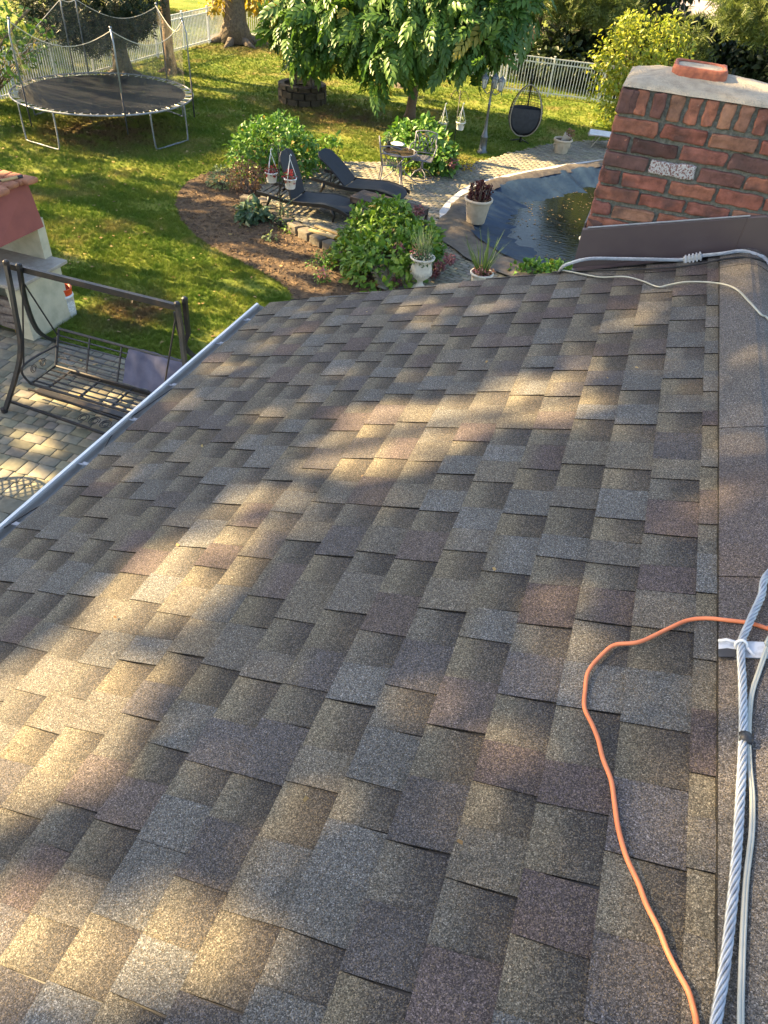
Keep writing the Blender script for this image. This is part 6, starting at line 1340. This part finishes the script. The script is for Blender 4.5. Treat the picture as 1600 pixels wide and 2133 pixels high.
pine((-1.0, 36.2, 0), 9, [lobe(1200, -2, 31.8, 46, (1.4, 1, .45)), lobe(1270, 8, 31.8, 44, (1.4, 1, .45)), lobe(1240, 30, 32.2, 26, (1.4, 1, .5)), lobe(1335, 75, 33, 30, (1.4, 1, .5)), lobe(1160, -20, 32, 50, (1.3, 1, .45)), lobe(1430, 95, 33, 30, (1.3, 1, .6)), (np.array([-1.0, 36.2, 6.5]), (2.6, 2.2, 1.6)), lobe(1360, 60, 40, 34, (1.2, 1, .6))], 'light green long needled pine above the middle of the right fence', 3400)
pine((7.0, 36, 0), 9, [lobe(1565, 10, 31.5, 44, (1.3, 1, .5)), lobe(1595, 45, 31.5, 40, (1.3, 1, .5)), lobe(1540, 42, 32, 24, (1.4, 1, .5)), (np.array([7.0, 36, 6.2]), (2.5, 2.2, 1.6)), ], 'light green long needled pine at the top right corner', 3000)
pine((3.6, 44, 0), 10, [lobe(1420, 65, 41, 42, (1.4, 1, .5)), lobe(1470, 100, 40, 40, (1.3, 1, .6)), (np.array([3.6, 44, 6.5]), (2.6, 2.4, 1.8))], 'pine with a dark bare trunk in front of the far pavement')
def darktree(base, r, h, label, n=2400):
    base = np.array(base, float); t = thing('broadleaf_tree', base, label, 'tree', 'dark broadleaf trees beyond the fence'); mb = trunk_mb(base, base+[0, 0, h], .16, .06, .15)
    lb = [(base+[rng.uniform(-r, r)*.5, rng.uniform(-r, r)*.4, h*f], (r*.75, r*.7, h*.22)) for f in (.18, .3, .42, .55, .7, .85)]
    limbs(mb, base+[0, 0, h*.2], [c for c, q in lb], .05); mb.build('trunk', M['bark'], t, base, smooth=True)
    foliage('crown', lb, n, .30, LEAF, M['l_dark'], t, .3, (.4, 1.03), .1, .7, org=base); return t
for (x, y, r, h, l) in ((-7.2, 37.5, 2.4, 6.5, 'dark broadleaf tree behind the crown of the drooping tree'), (-4.2, 38.5, 2.4, 6.5, 'dark broadleaf tree filling the gap behind the blue grey spruce'), (1.2, 37.0, 2.2, 2.0, 'low dark broadleaf tree behind the yellow green bush'), (5.8, 38.5, 2.3, 2.1, 'dark broadleaf tree above the chimney crown'), (10.5, 37.5, 2.4, 5.0, 'dark broadleaf tree at the far right edge'), (-1.2, 36.8, 1.9, 5.0, 'dark broadleaf tree behind the fence post by the egg chair'), (-4.6, 31.9, 1.3, 1.5, 'low dark undergrowth tree right behind the left end of the right fence'), (-2.6, 32.1, 1.4, 1.6, 'low dark undergrowth tree right behind the middle of the right fence'), (-.6, 32.3, 1.4, 1.7, 'low dark undergrowth tree right behind the fence beside the yellow green bush'), (3.2, 35.6, 1.7, 1.9, 'low dark broadleaf tree left of the clay flue'), (7.8, 36.0, 1.9, 2.4, 'low dark broadleaf tree right of the small spruce')):
    darktree((x, y, 0), r, h, l)
# golden bushes far left behind the back fence
for (x, y, r, h, l) in ((-22.5, 38, 2.6, 3.4, 'golden leaved tree beyond the fence corner left of the massive trunk'), (-15.5, 40, 2.8, 3.6, 'golden leaved tree beyond the back fence right of the massive trunk'), (-27, 33, 2.4, 3.0, 'golden leaved tree far beyond the left fence')):
    base = np.array([x, y, 0.]); t = thing('golden_tree', base, l, 'tree', 'golden trees beyond the fence'); mb = trunk_mb(base, base+[0, 0, h], .12, .05, .1); lb = [(base+[rng.uniform(-r, r)*.5, rng.uniform(-r, r)*.5, h*f], (r*.7, r*.6, h*.25)) for f in (.4, .6, .8, 1.0)]
    limbs(mb, base+[0, 0, h*.2], [c for c, q in lb], .05); mb.build('trunk', M['bark'], t, base); foliage('crown', lb, 1900, .26, LEAF, M['l_gold'], t, .3, (.4, 1.03), .2, .8, org=base)
# ================================================================== TALL TREES LEFT OF THE YARD (throw the dappled shade)
tall = [((-14.5, -.2, 0), 5.0, 12.0, 'tall shade tree outside the left edge level with the roof'), ((-21.5, 4.0, 0), 4.8, 9.6, 'tall shade tree outside the left edge level with the terrace'), ((-25.0, 9.8, 0), 4.8, 9.3, 'tall shade tree beyond the left fence level with the outdoor oven'), ((-19.6, 12.0, 0), 4.0, 9.2, 'tall shade tree by the left fence level with the mulch bed'), ((-29.0, 15.8, 0), 5.0, 9.5, 'tall shade tree beyond the left fence level with the trampoline'), ((-31.5, 22.5, 0), 4.6, 8.0, 'tall shade tree beyond the left fence near the far corner')]
for base, r, h, lab in tall:
    base = np.array(base, float); t = thing('shade_tree', base, lab, 'tree', 'tall shade trees left of the yard'); mb = trunk_mb(base, base+[.2, .1, h*.75], .38, .2, .2, roots=5)
    lb = [(base+[0, 0, h], (r, r, 2.6)), (base+[r*.5, -r*.5, h-1.2], (r*.6, r*.6, 1.8)), (base+[-r*.5, r*.5, h-.8], (r*.6, r*.6, 1.8)), (base+[r*.5, r*.6, h-.6], (r*.6, r*.6, 1.8))]
    limbs(mb, base+[.1, 0, h*.55], [c+np.array([dx, dy, -.3]) for c, q in lb for dx, dy in ((1, 1), (-1, 1), (1, -1))], .09); mb.build('trunk', M['bark'], t, base, smooth=True)
    n = 26000 if base[1] < 2 else 11500; sz = .18 if base[1] < 2 else .24
    foliage('crown', lb, n, sz, (T_leaf(.75, .05, .1)[0]-np.array([0, .5, 0]), T_leaf(.75, .05, .1)[1]), M['l_shade'], t, .15, (.15, 1.0), 3, 1.2, org=base, keepfn=keep_shade, outward=.5)
